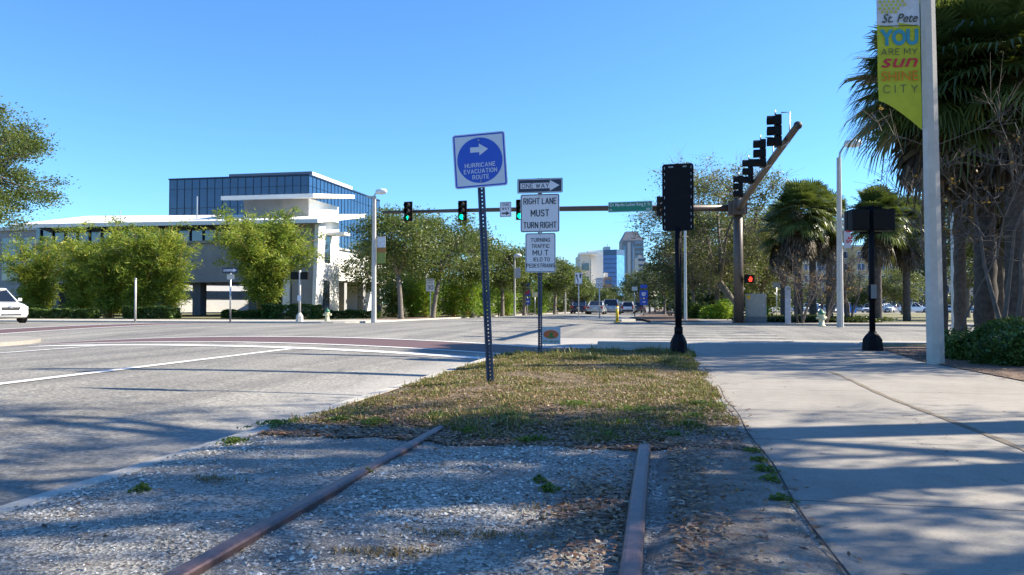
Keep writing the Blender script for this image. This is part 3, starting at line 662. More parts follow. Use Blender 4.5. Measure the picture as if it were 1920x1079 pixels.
for k in range(3000): P.append((rg.uniform(4.2, 8), rg.uniform(10, 18), .02))
V, Q, r = leaves(np.array(P), .042, .92, 2.1, 0, rg)
zc = V.reshape(-1, 4, 3)[:, :, 2]; zm = zc.mean(1, keepdims=True); V.reshape(-1, 4, 3)[:, :, 2] = zm + (zc - zm) * .35
V[:, 2] = np.maximum(V[:, 2], .004); tag(np_mesh('leaf_litter', V, Q, LITM, None, r), 'brown dead leaves scattered by the rails and on the lawn', 'leaves', kind='stuff')
# dry grass wisps on gravel
P = []; H_ = []
for cx, cy, n, sx, sy in ((-.75, 3.05, 150, .14, .03), (-1.05, 2.75, 110, .12, .02), (-.38, 3.5, 200, .12, .07), (-2.35, 3.75, 90, .08, .03), (-.3, 3.9, 120, .08, .06), (-.95, 2.8, 70, .08, .02)):
    for k in range(n): P.append((cx + rg.normal() * sx, cy + rg.normal() * sy, .016))
tag(blades('dry_grass', P, np.full(len(P), .026), rg.uniform(0, .4, len(P)), 5, flatk=.95, wd=.003), 'flattened tufts of straw coloured grass on the gravel', 'grass', kind='stuff')
# loose stones
def stones(n, xr, yr, smin, smax, zf, seed, ypow=1.6):
    rg = np.random.default_rng(seed)
    X = rg.uniform(*xr, n); Y = yr[0] + (yr[1] - yr[0]) * rg.uniform(0, 1, n) ** ypow
    S = (smin + (smax - smin) * rg.uniform(0, 1, n) ** 5) * np.clip(.75 + .45 * np.sin(X * 3.1 + np.sin(Y * 2.3) * 2) * np.cos(Y * 2.7), .45, 1.25)
    oc = np.array([(1, 0, 0), (-1, 0, 0), (0, 1, 0), (0, -1, 0), (0, 0, 1), (0, 0, -1)], float)
    V = oc[None] * rg.uniform(.55, 1.15, (n, 6, 1)) + rg.normal(size=(n, 6, 3)) * .18
    V[:, :, 2] *= rg.uniform(.25, .7, n)[:, None]
    a = rg.uniform(0, 6.28, n); c, s = np.cos(a), np.sin(a)
    x = V[:, :, 0] * c[:, None] - V[:, :, 1] * s[:, None]; y = V[:, :, 0] * s[:, None] + V[:, :, 1] * c[:, None]
    V = np.stack([x, y, V[:, :, 2]], 2) * S[:, None, None]; Z = np.array([zf(u, v) for u, v in zip(X, Y)])
    V += np.stack([X, Y, Z + S * .15], 1)[:, None, :]
    T = np.array([(0, 2, 4), (2, 1, 4), (1, 3, 4), (3, 0, 4), (2, 0, 5), (1, 2, 5), (3, 1, 5), (0, 3, 5)])
    Q = (T[None] + (np.arange(n) * 6)[:, None, None]).reshape(-1, 3)
    return V.reshape(-1, 3), Q, np.repeat(rg.beta(1.7, 1.5, n), 8)
gz = lambda x, y: .010 + .008 * hn(x, y, 2)
V, Q, r = stones(95000, (-2.95, .02), (1.4, 5.7), .0022, .017, gz, 1)
tag(np_mesh('loose_gravel', V, Q, STONEM, None, r), 'pale crushed stones lying between the old rails', 'gravel', kind='stuff')
V, Q, r = stones(5000, (0.0, .62), (1.4, 6.2), .002, .009, lambda x, y: .02, 2)
tag(np_mesh('loose_grit', V, Q, STONEM, None, r * .8), 'scattered grit on the dirt beside the pavement', 'gravel', kind='stuff')

# rails
def rail(name, x0, x1, y0, y1, label, dz0=0, dz1=0):
    root = None; prof = [(-.062, -.09), (.062, -.09), (.062, -.075), (.012, -.06), (.012, .0), (.038, .01), (.038, .036), (.032, .044), (.02, .048), (-.02, .048), (-.032, .044), (-.038, .036), (-.038, .01), (-.012, .0), (-.012, -.06), (-.062, -.075)]
    mb = MB(); n = 14; V = []
    for i in range(n + 1):
        t = i / n; x = x0 + (x1 - x0) * t + .012 * math.sin(t * 5); y = y0 + (y1 - y0) * t
        for u, v in prof: V.append((x + u, y, v + .012 + dz0 + (dz1 - dz0) * t))
    m = len(prof); Fc = [(i * m + k, i * m + (k + 1) % m, (i + 1) * m + (k + 1) % m, (i + 1) * m + k) for i in range(n) for k in range(m)] + [tuple(range(m)), tuple(n * m + k for k in range(m))]
    mb.add(V, Fc); o = mb.build(name, RUSTR); tag(o, label, 'rail', 'old railway rails ending in the grass'); return o
rail('railway_rail', -1.60, -1.62, -3, 5.75, 'left rusty rail slanting across the gravel into the lawn', .012, -.028)
rail('railway_rail', -.11, -.10, -3, 5.0, 'right rusty rail between the gravel and the dirt strip', .014, .0)

# ============================================================ SIGNS AND POSTS
def xat(px, Y):
    t = (px - 960) / F; return Y * (t * CY - SY) / (t * SY + CY)
def gpx(px, d): p = at(px, d); return p
def perf_post(mb, h, wdt=.058, z0=-.15, hole=.014, pitch=.044):
    """U-channel sign post: one web with a row of punched holes, two flanges"""
    hw = wdt / 2; t = .004
    for s in (-1, 1):
        mb.b2(s * hw * .62 - t / 2, s * hw * .62 + t / 2, -.028, .0, z0, h); mb.b2(min(s * hw * .62, s * hw), max(s * hw * .62, s * hw), -.030, -.0265, z0, h)
    for a, b in ((-hw * .6, -hole / 2), (hole / 2, hw * .6)): mb.b2(a, b, 0, t, z0, h)
    z = z0
    while z < h - pitch:
        mb.b2(-hole / 2, hole / 2, 0, t, z, z + pitch - hole); z += pitch
def plate(name, w_, h_, mat, parent, x=0, z=0, y=0, r=.03, th=.003, back=SIGNBK, roll=0):
    mb = MB(); mb.prism(rrect(w_, h_, r), -th, 0, 'y'); o = mb.build(name, mat, parent); o.location = (x, y, z); o.rotation_euler = (0, roll, 0); return o
def ring(parent, w_, h_, th, mat, y=-.0045, r=.025, inset=.012, name='border'):
    a = rrect(w_ - 2 * inset, h_ - 2 * inset, r); b = rrect(w_ - 2 * inset - 2 * th, h_ - 2 * inset - 2 * th, max(.004, r - th)); n = len(a)
    mb = MB(); V = [(u, y, v) for u, v in a] + [(u, y, v) for u, v in b] + [(u, y + .002, v) for u, v in a] + [(u, y + .002, v) for u, v in b]
    mb.add(V, [(i, (i + 1) % n, n + (i + 1) % n, n + i) for i in range(n)] + [(2*n+i, 2*n+(i + 1) % n, (i + 1) % n, i) for i in range(n)] + [(n+i, n+(i + 1) % n, 3*n+(i + 1) % n, 3*n+i) for i in range(n)])
    return mb.build(name, mat, parent, fix=False)
def poly(parent, pts, mat, y=-.0045, th=.0015, name='arrow'):
    return MB().prism(pts, y - th, y, 'y').build(name, mat, parent)
def bolts(parent, zs, x=0, y=-.005):
    for z in zs:
        mb = MB(); mb.lathe([(.011, 0), (.011, .003), (.006, .006)], 8, (x, y, z), Matrix.Rotation(R(90), 3, 'X')); mb.build('bolt', GALV, parent)

hs_ = empty('evacuation_sign', at(920, 8.9, .07), R(2), 'leaning blue and white hurricane evacuation route sign on a punched steel post', 'road sign')
hs_.rotation_euler = (R(-1), R(-2.9), R(4))
mb = MB(); perf_post(mb, 2.4, .086); mb.build('post', POSTM, hs_)
pn = plate('sign_panel', .62, .635, SIGNW, hs_, -.0, 2.545, -.036, .035, roll=R(-.9))
ring(pn, .62, .635, .017, SIGNB, inset=.012)
poly(pn, [(.265 * math.cos(a), .265 * math.sin(a)) for a in (2 * math.pi * k / 48 for k in range(48))], SIGNB, -.004, .0015, 'disc')
poly(pn, [(-.105, .095), (.0, .095), (.0, .055), (.105, .125), (.0, .195), (.0, .155), (-.105, .155)], SIGNW, -.006)
for t_, z, mw in (('HURRICANE', -.055, .36), ('EVACUATION', -.125, .39), ('ROUTE', -.195, .195)): htext(t_, .052, SIGNW, pn, 0, z, -.0072, maxw=mw)
bolts(pn, (.235, -.245), 0, -.0075)

ls_ = empty('lane_sign', at(1013, 14.5, .03), R(0), 'post carrying one way, right lane must turn right and yield to pedestrians signs', 'road sign')
mb = MB(); perf_post(mb, 3.28, .08); mb.build('post', POSTM, ls_)
p1 = plate('one_way_panel', .86, .275, NAVY, ls_, .0, 3.135, -.034, .02)
ring(p1, .86, .275, .012, SIGNW, inset=.01, r=.015)
poly(p1, [(-.37, -.052), (.19, -.052), (.19, -.1), (.37, 0), (.19, .1), (.19, .052), (-.37, .052)], SIGNW)
htext('ONE WAY', .088, NAVY, p1, -.085, 0, -.0072, maxw=.52)
p2 = plate('lane_panel', .74, .715, SIGNW, ls_, .0, 2.62, -.034, .04)
ring(p2, .74, .715, .014, SIGNK, inset=.008)
for t_, z, mw, sz in (('RIGHT LANE', .225, .63, .125), ('MUST', 0, .35, .14), ('TURN RIGHT', -.225, .63, .125)): htext(t_, sz * .95, SIGNK, p2, 0, z, -.0055, maxw=mw)
bolts(p2, (.31, -.31), 0, -.006)
p3 = plate('yield_panel', .575, .74, SIGNW, ls_, .01, 1.875, -.034, .04)
ring(p3, .575, .74, .012, SIGNK, inset=.008)
for t_, z, mw, sz, x in (('TURNING', .24, .37, .085, 0), ('TRAFFIC', .125, .34, .085, 0), ('MU T', 0, .3, .115, 0), ('. IELD TO', -.125, .35, .085, .0), ('PEDESTRIANS', -.24, .535, .085, 0)): htext(t_, sz * .9, SIGNK, p3, x, z, -.0055, maxw=mw)
bolts(p3, (.32, -.32), 0, -.006)

# small advertising placard by the lane sign
ad = empty('yard_placard', at(1033, 14.9, .02), R(-3), 'small white placard with an orange oval beside the foot of the lane sign', 'placard')
pn = plate('placard_panel', .37, .34, plain('placard_white', (.5, .52, .55), .5), ad, 0, .32, 0, .004)
poly(pn, [(.15 * math.cos(a), .02 + .085 * math.sin(a)) for a in (2 * math.pi * k / 28 for k in range(28))], plain('orange_print', (.62, .13, .04), .5), -.004, .001, 'oval')
GRP = plain('green_print', (.05, .2, .03), .5)
poly(pn, [(-.09, -.04), (.09, -.045), (.05, -.01), (.03, .01), (.045, .05), (.01, .07), (-.02, .04), (-.03, .0)], GRP, -.0055, .001, 'picture')
text('(727) 282-5578', .05, GRP, pn, 0, -.12, -.005, .001, maxw=.31)
text("T W N K R D   W O R K", .028, GRP, pn, .02, .13, -.005, .001, maxw=.2, rot=0) if False else None
for x in (-.12, .12): MB().tube([(x, .004, -.1), (x, .004, .3)], .004, 5).build('stake', GALV, ad)

# ============================================================ TRAFFIC SIGNALS
def signal(label, loc, rz, lit=2, arrow=False, back=(.5, 1.06), n=3, edge=True, parent=None, scale=1.0, visor_only=False, group='traffic signals', plate_on=True, brk=None):
    """three-lens head facing local -Y, backplate behind, tunnel visors in front"""
    root = empty('traffic_signal', loc, rz, label, 'traffic light', group)
    H_ = n * .33
    for k in range(n):
        z = (n - 1) / 2 * .33 - k * .33
        mb = MB(); mb.b2(-.165, .165, -.02, .17, z - .155, z + .155); hb = mb.build('housing', HOUS, root, .02)
        mb = MB(); M_ = Matrix.Rotation(R(90), 3, 'X')
        vs = []; nn = 15
        for yy in (-.02, -.24):
            for j in range(nn + 1):
                a = R(-50 + 280 * j / nn); rr = .145; vs.append((rr * math.cos(a), yy, z + rr * math.sin(a)))
        for yy in (-.24, -.02):
            for j in range(nn + 1):
                a = R(-50 + 280 * j / nn); rr = .138; vs.append((rr * math.cos(a), yy, z + rr * math.sin(a)))
        mb.add(vs, [(r_ * (nn + 1) + j, r_ * (nn + 1) + j + 1, (r_ + 1) * (nn + 1) + j + 1, (r_ + 1) * (nn + 1) + j) for r_ in range(3) for j in range(nn)]); mb.build('visor', HOUS, root)
        mb = MB()
        if k == lit and arrow:
            mb.lathe([(.13, 0), (.13, .012)], 20, (0, -.022, z), M_); mb.build('lens', LENS, root)
            poly(root, [(-.028, z - .1), (.028, z - .1), (.028, z - .0), (.085, z - .0), (0, z + .105), (-.085, z - .0), (-.028, z - .0)], GREEN, -.045, .004, 'lit_arrow')
        else:
            mb.lathe([(.13, 0), (.13, .012), (.07, .03)], 20, (0, -.022, z), M_); mb.build('lens', (GREEN if k == lit else LENS), root)
    if plate_on:
        w_, h_ = back; mb = MB(); mb.prism(rrect(w_, h_, .04), .03, .04, 'y'); b = mb.build('backplate', HOUS, root)
        if edge: ring(b, w_, h_, .018, plain('backplate_edge', (.2, .06, .02), .5), .028, .03, 0, 'edge')
    return root
def base_flare(parent, z1, w0, w1, mat, name='base'):
    mb = MB(); mb.lathe([(w0, -.02), (w0, .04), (w0 * .97, .05), (w0 * .9, z1 * .62), (w0 * .72, z1 * .8), (w1, z1), (w1 * .9, z1 + .03)], 8, smooth=False); return mb.build(name, mat, parent)
# big mast with two arms
mx, my = 3.7, 39.4
ms = empty('signal_mast', (mx, my, 0), 0, 'tall bronze signal mast with two long arms on the far corner', 'signal mast')
mb = MB(); mb.tube([(0, 0, 0), (0, 0, 3), (0, 0, 6.15)], [.25, .23, .205], 12); mb.build('pole', BRNZ, ms)
mb = MB(); mb.lathe([(.42, 0), (.42, .05)], 4, (0, 0, 0), Matrix.Rotation(R(45), 3, 'Z'), False)
for a in range(4):
    for b in (0,): mb.lathe([(.035, .05), (.035, .11), (.015, .16)], 6, (.3 * math.cos(R(45 + 90 * a)), .3 * math.sin(R(45 + 90 * a)), 0))
mb.build('base_plate', BRNZ, ms)
mb = MB(); mb.b2(-.5, -.22, -.3, .3, 5.3, 6.0); mb.b2(-.28, .28, -.52, -.2, 5.3, 6.0); mb.b2(.2, .42, -.25, .25, 5.35, 5.95); mb.build('arm_joint', BRNZ, ms, .02)
mb = MB(); mb.tube([(-.2, 0, 5.66), (-6, 0, 5.80), (-12, 0, 5.86), (-18.4, 0, 5.86)], [.165, .14, .11, .075], 12)
mb.build('arm', BRNZ, ms)
mb = MB(); mb.tube([(0, -.2, 5.62), (.03, -6, 5.82), (.08, -12, 5.95), (.12, -16.3, 6.03)], [.165, .145, .12, .1], 12); mb.lathe([(.11, -.03), (.125, 0), (.11, .03)], 12, (.12, -16.32, 6.03), Matrix.Rotation(R(90), 3, 'X')); mb.build('arm', BRNZ, ms)
for px, z, a, t_ in ((765, 5.84, True, 'signal with a lit green up arrow near the tip of the mast arm'), (867, 5.82, False, 'signal with a round green light left of the leaning sign post'), (976, 5.8, False, 'signal on the mast arm mostly hidden behind the lane sign')):
    x = xat(px, my - .25); signal(t_, (x, my - .3, z), R(-8), 2, a)
for i, (y, t_) in enumerate(((24.6, 'outermost signal on the arm reaching over the cross street'), (28.2, 'second signal from the tip of the arm over the cross street'), (32.0, 'third signal from the tip of the arm over the cross street'), (36.0, 'signal nearest the mast on the arm over the cross street'))):
    s = signal(t_, (3.42, y, 6.22), R(-90), -1, False, plate_on=False)
    mb = MB(); mb.tube([(0, .17, .56), (0, .42, .56), (0, .42, -.35), (0, .3, -.45)], .022, 6); mb.tube([(0, .17, -.5), (0, .42, -.3)], .02, 6); mb.tube([(0, 0, .5), (0, 0, .66)], [.03, .008], 6); mb.build('bracket', GALV, s)
s = signal('side mounted signal on the mast arm beside the street name sign', (xat(1240, my - .2), my - .35, 5.8), R(70), -1, False, plate_on=False)
# signs on the arm
x = xat(948, my - .2); o1 = empty('one_way_sign', (x, my - .2, 5.84), R(-6), 'square white one way sign with a black arrow hanging on the mast arm', 'road sign')
pn = plate('sign_panel', .62, .78, SIGNW, o1, 0, 0, 0, .04); ring(pn, .62, .78, .02, SIGNK)
htext('ONE', .16, SIGNK, pn, 0, .25, -.006, maxw=.42); htext('WAY', .16, SIGNK, pn, 0, .04, -.006, maxw=.42)
poly(pn, [(-.2, -.24), (.03, -.24), (.03, -.31), (.22, -.2), (.03, -.09), (.03, -.16), (-.2, -.16)], SIGNK, -.0045)
mb = MB(); mb.b2(-.02, .02, .003, .06, -.3, .3); mb.build('bracket', GALV, o1)
x = xat(1182, my - .2); o2 = empty('street_name_sign', (x, my - .2, 5.83), R(-4), 'long green street name sign on the mast arm', 'street sign')
pn = plate('sign_panel', 2.2, .52, SIGNG, o2, 0, 0, 0, .03); ring(pn, 2.2, .52, .018, SIGNW)
text('Dr Martin Luther King Jr St', .23, SIGNW, pn, .0, .09, -.006, .003, maxw=2.0); text('N', .14, SIGNW, pn, -.97, -.14, -.006, .002); text('100', .15, SIGNW, pn, .9, -.14, -.006, .002)
mb = MB(); [mb.b2(x - .03, x + .03, .003, .06, -.2, .2) for x in (-.6, .6)]; mb.build('bracket', GALV, o2)
# walk signal on the mast
pw = empty('pedestrian_signal', at(1405, 37.6, 2.15), R(0), 'pedestrian signal showing a red hand beside the bronze mast', 'pedestrian signal')
mb = MB(); mb.b2(-.22, .22, 0, .2, -.19, .19); mb.build('housing', HOUS, pw, .015)
hand = [(-.06, -.12), (.06, -.12), (.085, -.02), (.085, .07), (.06, .07), (.055, .0), (.045, .12), (.02, .12), (.015, .0), (.005, .13), (-.02, .13), (-.025, .0), (-.035, .1), (-.06, .1), (-.065, -.03), (-.1, .02), (-.11, .0)]
poly(pw, [(x + .06, z) for x, z in hand], REDL, -.006, .003, 'hand_symbol')
mb = MB(); mb.b2(-.24, -.22, -.15, 0, -.2, .2); mb.b2(.22, .24, -.15, 0, -.2, .2); mb.b2(-.24, .24, -.15, 0, .19, .21); mb.tube([(-.2, .1, 0), (-.5, .3, 0)], .03); mb.build('visor', HOUS, pw)
# pedestal signal seen from the back
ps = empty('pedestal_signal', at(1272, 14.3, 0), R(-5), 'black pedestal signal with a large backplate seen from behind on the island', 'traffic light')
base_flare(ps, .4, .165, .075, BLKM); mb = MB(); mb.tube([(0, 0, .3), (0, 0, 2.36)], .062, 12); mb.tube([(0, 0, .4), (0, 0, .52)], .078, 12); mb.build('pole', BLKM, ps)
mb = MB(); mb.prism(rrect(.57, 1.245, .05), -.04, -.028, 'y'); bpn = mb.build('backplate', BLKM, ps); bpn.location = (0, 0, 2.92)
mb = MB()
for z in (-.55, -.43, -.31, -.19, .0, .19, .31, .43, .55):
    for x in (-.24, .24): mb.b2(x - .004, x + .004, -.044, -.041, z - .025, z + .025)
for z in (.575, .56): mb.b2(-.17, -.08, -.044, -.041, z - .005, z + .001); mb.b2(.09, .16, -.044, -.041, z - .005, z + .001)
mb.build('slot', GALV, bpn)
for k in range(3):
    for s_ in ((0,) if k == 0 else (-1, 1)):
        mb = MB(); mb.b2(s_ * .13 - .12, s_ * .13 + .12, -.02, .2, 2.62 + (2 - k) * .33 - .14 , 2.62 + (2 - k) * .33 + .14); mb.build('housing', HOUS, ps, .02)
        mb = MB(); mb.lathe([(.1, 0), (.1, .16), (.09, .16), (.09, .0)], 14, (s_ * .13, .2, 2.62 + (2 - k) * .33), Matrix.Rotation(R(-90), 3, 'X')); mb.build('visor', HOUS, ps)
mb = MB()
for z in (2.5, 3.38): mb.tube([(0, 0, z), (0, .05, z)], .03)
mb.build('bracket', BLKM, ps)
# pedestrian signals on the right
pp = empty('pedestrian_signal', at(1635, 15.8, 0), R(12), 'black pedestrian signal post with two heads by the pavement edge', 'pedestrian signal')
base_flare(pp, .36, .215, .085, BLKM); mb = MB(); mb.tube([(0, 0, .3), (0, 0, 2.95)], .058, 12); mb.tube([(0, 0, 1.02), (0, 0, 1.32)], .075, 12); mb.build('pole', BLKM, pp)
for x, w_ in ((-.265, .36), (.215, .46)):
    mb = MB(); mb.b2(x - w_ / 2, x + w_ / 2, -.12, .12, 2.44, 2.88); mb.build('housing', HOUS, pp, .03)
    mb = MB(); mb.b2(x - w_ / 2, x + w_ / 2, .12, .25, 2.84, 2.87); mb.b2(x - w_ / 2, x - w_ / 2 + .02, .12, .25, 2.46, 2.84); mb.b2(x + w_ / 2 - .02, x + w_ / 2, .12, .25, 2.46, 2.84); mb.build('visor', HOUS, pp)
mb = MB(); mb.tube([(-.24, 0, 2.92), (.21, 0, 2.92)], .02); mb.tube([(-.24, 0, 2.4), (.21, 0, 2.4)], .02); mb.build('bracket', BLKM, pp)
plate('push_button_plate', .12, .28, plain('button_plate', (.2, .2, .2), .5), pp, -.0, 1.2, -.08, .01)
pf = empty('pedestrian_signal', at(562, 41.5, 0), R(5), 'far pedestrian signal post beside the bamboo and the white pylon', 'pedestrian signal')
base_flare(pf, .45, .22, .09, POLEW); mb = MB(); mb.tube([(0, 0, .3), (0, 0, 2.75)], .065, 10); mb.build('pole', POLEW, pf)
for x in (-.28, .28): mb = MB(); mb.b2(x - .2, x + .2, -.1, .12, 2.25, 2.66); mb.build('housing', HOUS, pf, .02)
plate('push_button_plate', .2, .3, SIGNW, pf, 0, 1.25, -.07, .01)

# ============================================================ LAMP POSTS WITH BANNERS
def octpole(mb, h, r0, r1, z0=-.1): mb.tube([(0, 0, z0), (0, 0, h)], [r0, r1], 8, smooth=False)
np_ = empty('lamp_post', at(1753, 12.25, 0), R(8), 'tall pale concrete lamp post in the near right with a yellow banner', 'lamp post')
np_.rotation_euler = (0, R(-.6), R(8))
mb = MB(); octpole(mb, 9.2, .135, .095); mb.build('pole', POLEW, np_)
mb = MB(); mb.tube([(0, 0, 9.1), (.5, 0, 9.6), (1.6, 0, 9.8)], .035); mb.build('bracket_arm', GALV, np_); mb = MB(); mb.lathe([(.05, 0), (.16, .05), (.17, .14), (.06, .2)], 12, (1.7, 0, 9.65)); mb.build('lamp_head', LAMPW, np_)
mb = MB(); mb.tube([(-.05, 0, 5.85), (-.85, 0, 5.88)], .012, 6); mb.tube([(-.05, 0, 3.74), (-.14, 0, 3.74)], .012, 6); mb.build('banner_rod', GALV, np_)
YB = plain('banner_yellow', (.42, .45, .03), .8, 0, .1); YW = plain('banner_white', (.55, .58, .62), .8)
def banner(parent, x0, x1, z1, zl, z0, labelled=True):
    """cloth with a slanted foot, hung from the post"""
    zs = z1 - .42
    mb = MB(); w_ = x0 - x1; nx, nz = 8, 24; V = []; Fc = []
    for j in range(nz + 1):
        for i in range(nx + 1):
            u = i / nx; x = x1 + w_ * u; zb = zl + (z0 - zl) * u ** 1.3; z = z1 + (zb - z1) * j / nz
            V.append((x, .012 * math.sin(j * .45 + u * 2.2) * (j / nz), z))
    n0 = len(V); V += [(x, y + .003, z) for x, y, z in V]
    for j in range(nz):
        for i in range(nx):
            a = j * (nx + 1) + i; q = (a, a + 1, a + nx + 2, a + nx + 1); Fc += [q, tuple(n0 + k for k in q[::-1])]
    mb.add(V, Fc, True); mb.m = [1 if sum(V[k][2] for k in f) / 4 > zs else 0 for f in mb.f]
    return mb.build('banner', (YB, YW), parent, fix=False)
bn = banner(np_, -.13, -.80, 5.83, 4.2, 3.72)
TEAL = plain('print_teal', (.04, .26, .36), .8); REDP = plain('print_red', (.5, .02, .05), .8); ORP = plain('print_orange', (.6, .2, .01), .8); GRY = plain('print_grey', (.07, .08, .06), .8)
cx = -.465
text('St. Pete', .2, GRY, bn, cx + .02, 5.52, -.016, .002, shear=.35, maxw=.56)
mb = MB(); mb.b2(-.76, -.17, -.016, -.014, 5.39, 5.402)
mb.build('rule', GRY, bn)
text('YOU', .33, TEAL, bn, cx, 5.21, -.016, .016, maxw=.6); htext('ARE MY', .105, GRY, bn, cx, 4.98, -.016, maxw=.56, wt=.1); text('sun', .3, REDP, bn, cx, 4.80, -.016, .014, shear=.3, maxw=.57)
text('SHINE', .22, ORP, bn, cx, 4.59, -.016, .006, maxw=.57); htext('CITY', .13, GRY, bn, cx + .01, 4.38, -.018, maxw=.54, wt=.09, sp=.5)
mb = MB()
for i in range(6):
    for j in range(4):
        x, z = -.75 + i * .07 + (j % 2) * .035, 5.79 - j * .055
        if i + j < 7: mb.prism([(x + .024 * math.cos(R(60 * k)), z + .024 * math.sin(R(60 * k))) for k in range(6)], -.016, -.014, 'y')
mb.build('honeycomb', plain('print_yellow', (.5, .48, .05), .8), bn)
def lamp_post(loc, label, H, reach, rise, r0=.15, r1=.09, rz=0, curved=True, ban=None, mat=POLEW):
    root = empty('lamp_post', loc, rz, label, 'lamp post', 'street lamps')
    mb = MB(); octpole(mb, H, r0, r1); mb.build('pole', mat, root)
    mb = MB(); mb.tube([(0, 0, H - .3), (reach * .08, 0, H + rise * .35), (reach * .35, 0, H + rise * .8), (reach * .85, 0, H + rise)], [.045, .04, .035, .03], 8); mb.build('bracket_arm', GALV, root)
    mb = MB(); mb.lathe([(.03, -.35), (.12, -.3), (.17, 0), (.13, .25), (.02, .32)], 12, (reach, 0, H + rise), Matrix.Rotation(R(88), 3, 'Y')); mb.build('lamp_head', LAMPW, root)
    if ban:
        z1, hh, wd, mats = ban
        mb = MB()
        for k, m_ in enumerate(mats):
            mb.cur = k; a = z1 - hh * k / len(mats); b = z1 - hh * (k + 1) / len(mats) + .003
            mb.b2(r0 + .02, r0 + wd, -.006, .006, b, a)
        mb.build('banner', mats, root)
        mb = MB(); mb.tube([(r0 * .5, 0, z1 + .02), (r0 + wd, 0, z1 + .02)], .012, 5); mb.build('banner_rod', GALV, root)
    return root
l1 = lamp_post(at(1575, 30.6, 0), 'concrete lamp post with a curved arm and a white banner by the palms', 6.75, .55, .55, .135, .085, ban=(4.5, 1.35, .28, [plain('grey_white_cloth', (.45, .45, .5), .8)]))
bb = [c for c in l1.children if c.name.startswith('banner') and 'rod' not in c.name][0]
text('St. Pete', .3, REDP, bb, .36, 3.85, -.012, .008, maxw=1.0).rotation_euler = (R(90), R(-90), 0)
l2 = lamp_post(at(701, 42.5, 0), 'white lamp post with a striped banner at the far left corner', 6.9, .42, .22, .16, .11, ban=(4.62, 1.45, .5, [YW, YW, plain('faded_orange', (.3, .14, .04), .8), plain('faded_green', (.2, .25, .06), .8), plain('faded_green', (.2, .25, .06), .8)]))
mb = MB(); mb.tube([(0, 0, 6.8), (-.5, 0, 6.9)], .05, 8); mb.build('stub_arm', GALV, l2)
lamp_post(at(965, 63, None), 'thin white lamp post with a folded banner between oaks', 4.9, .25, .1, .08, .06, ban=(4.0, .8, .4, [plain('grey_cloth', (.4, .42, .46), .8)]))
lamp_post(at(1285, 47, None), 'grey lamp post partly hidden behind the pedestal signal', 6.2, -.5, .3, .1, .07, mat=GALV)
lamp_post(at(1060, 86, None), 'white lamp post among the far oaks on the left kerb', 5.2, .4, .2, .09, .07)
lamp_post(at(935, 75, None), 'dark lamp post rising above the oak crowns', 7.4, -.7, .05, .07, .05, mat=BLKM)
lamp_post(at(1787, 26, 0), 'slim lamp post between palm trunks on the right', 5.2, .4, .3, .07, .05, mat=GALV)

# ============================================================ SMALL ROAD SIGNS
def simple_sign(name, loc, label, w_, h_, z, mat, rz=0, post=.03, pm=GALV, cat='road sign', group=None, bm_=SIGNK, bord=True):
    root = empty(name, loc, rz, label, cat, group); mb = MB(); mb.tube([(0, 0, -.2), (0, 0, z + h_ / 2)], post, 8); mb.build('post', pm, root)
    pn = plate('sign_panel', w_, h_, mat, root, 0, z, -post - .006, .03)
    if bord: ring(pn, w_, h_, .02, bm_)
    return root, pn
r_, pn = simple_sign('one_way_sign', at(432, 41.2, 0), 'far one way sign on a grey post in front of the right bamboo', .86, .29, 2.73, NAVY, R(3), .045)
poly(pn, [(-.37, -.055), (.19, -.055), (.19, -.1), (.37, 0), (.19, .1), (.19, .055), (-.37, .055)], SIGNW); htext('ONE WAY', .085, NAVY, pn, -.1, 0, -.0072, maxw=.5)
p_ = plate('lower_panel', .42, .27, plain('pale_panel', (.5, .48, .42), .5), r_, .03, 2.38, -.055, .02)
g = at(254, 41.4, 0); r_ = empty('metal_post', g, 0, 'bare white metal post in front of the left bamboo', 'post'); mb = MB(); mb.tube([(0, 0, -.1), (0, 0, 2.25)], .055, 10); mb.build('pole', POLEW, r_); mb = MB(); mb.lathe([(.06, 2.25), (.06, 2.3), (.02, 2.33)], 10); mb.build('cap', GALV, r_)
for px, d, z, t_, w_ in ((807, 56, 2.35, 'speed limit sign in front of an oak trunk on the far left kerb', .66), (1124, 50, 2.3, 'speed limit sign on the median between the parked cars', .46)):
    r_, pn = simple_sign('speed_limit_sign', at(px, d) + Vector((0, 0, .05)), t_, w_, w_ * 1.45, z, SIGNW, 0, .04, group='speed limit signs')
    k = w_ / .66; htext('SPEED', .12 * k, SIGNK, pn, 0, .33 * k, -.006, maxw=.46 * k); htext('LIMIT', .12 * k, SIGNK, pn, 0, .15 * k, -.006, maxw=.42 * k); htext('30', .34 * k, SIGNK, pn, 0, -.18 * k, -.006, maxw=.46 * k)
r_, pn = simple_sign('lane_split_sign', at(1085, 48.5) + Vector((0, 0, .05)), 'white sign with a curving arrow and a black wedge on the median nose', .47, .72, 2.55, SIGNW, 0, .035)
poly(pn, [(-.06, -.27), (.0, -.27), (-.01, -.1), (-.07, .02), (-.085, .12), (-.04, .12), (-.11, .29), (-.19, .12), (-.14, .12), (-.13, -.0), (-.07, -.12)], SIGNK)
poly(pn, [(.05, .28), (.18, .28), (.16, .05), (.1, -.02), (.06, .05)], SIGNK, name='wedge')
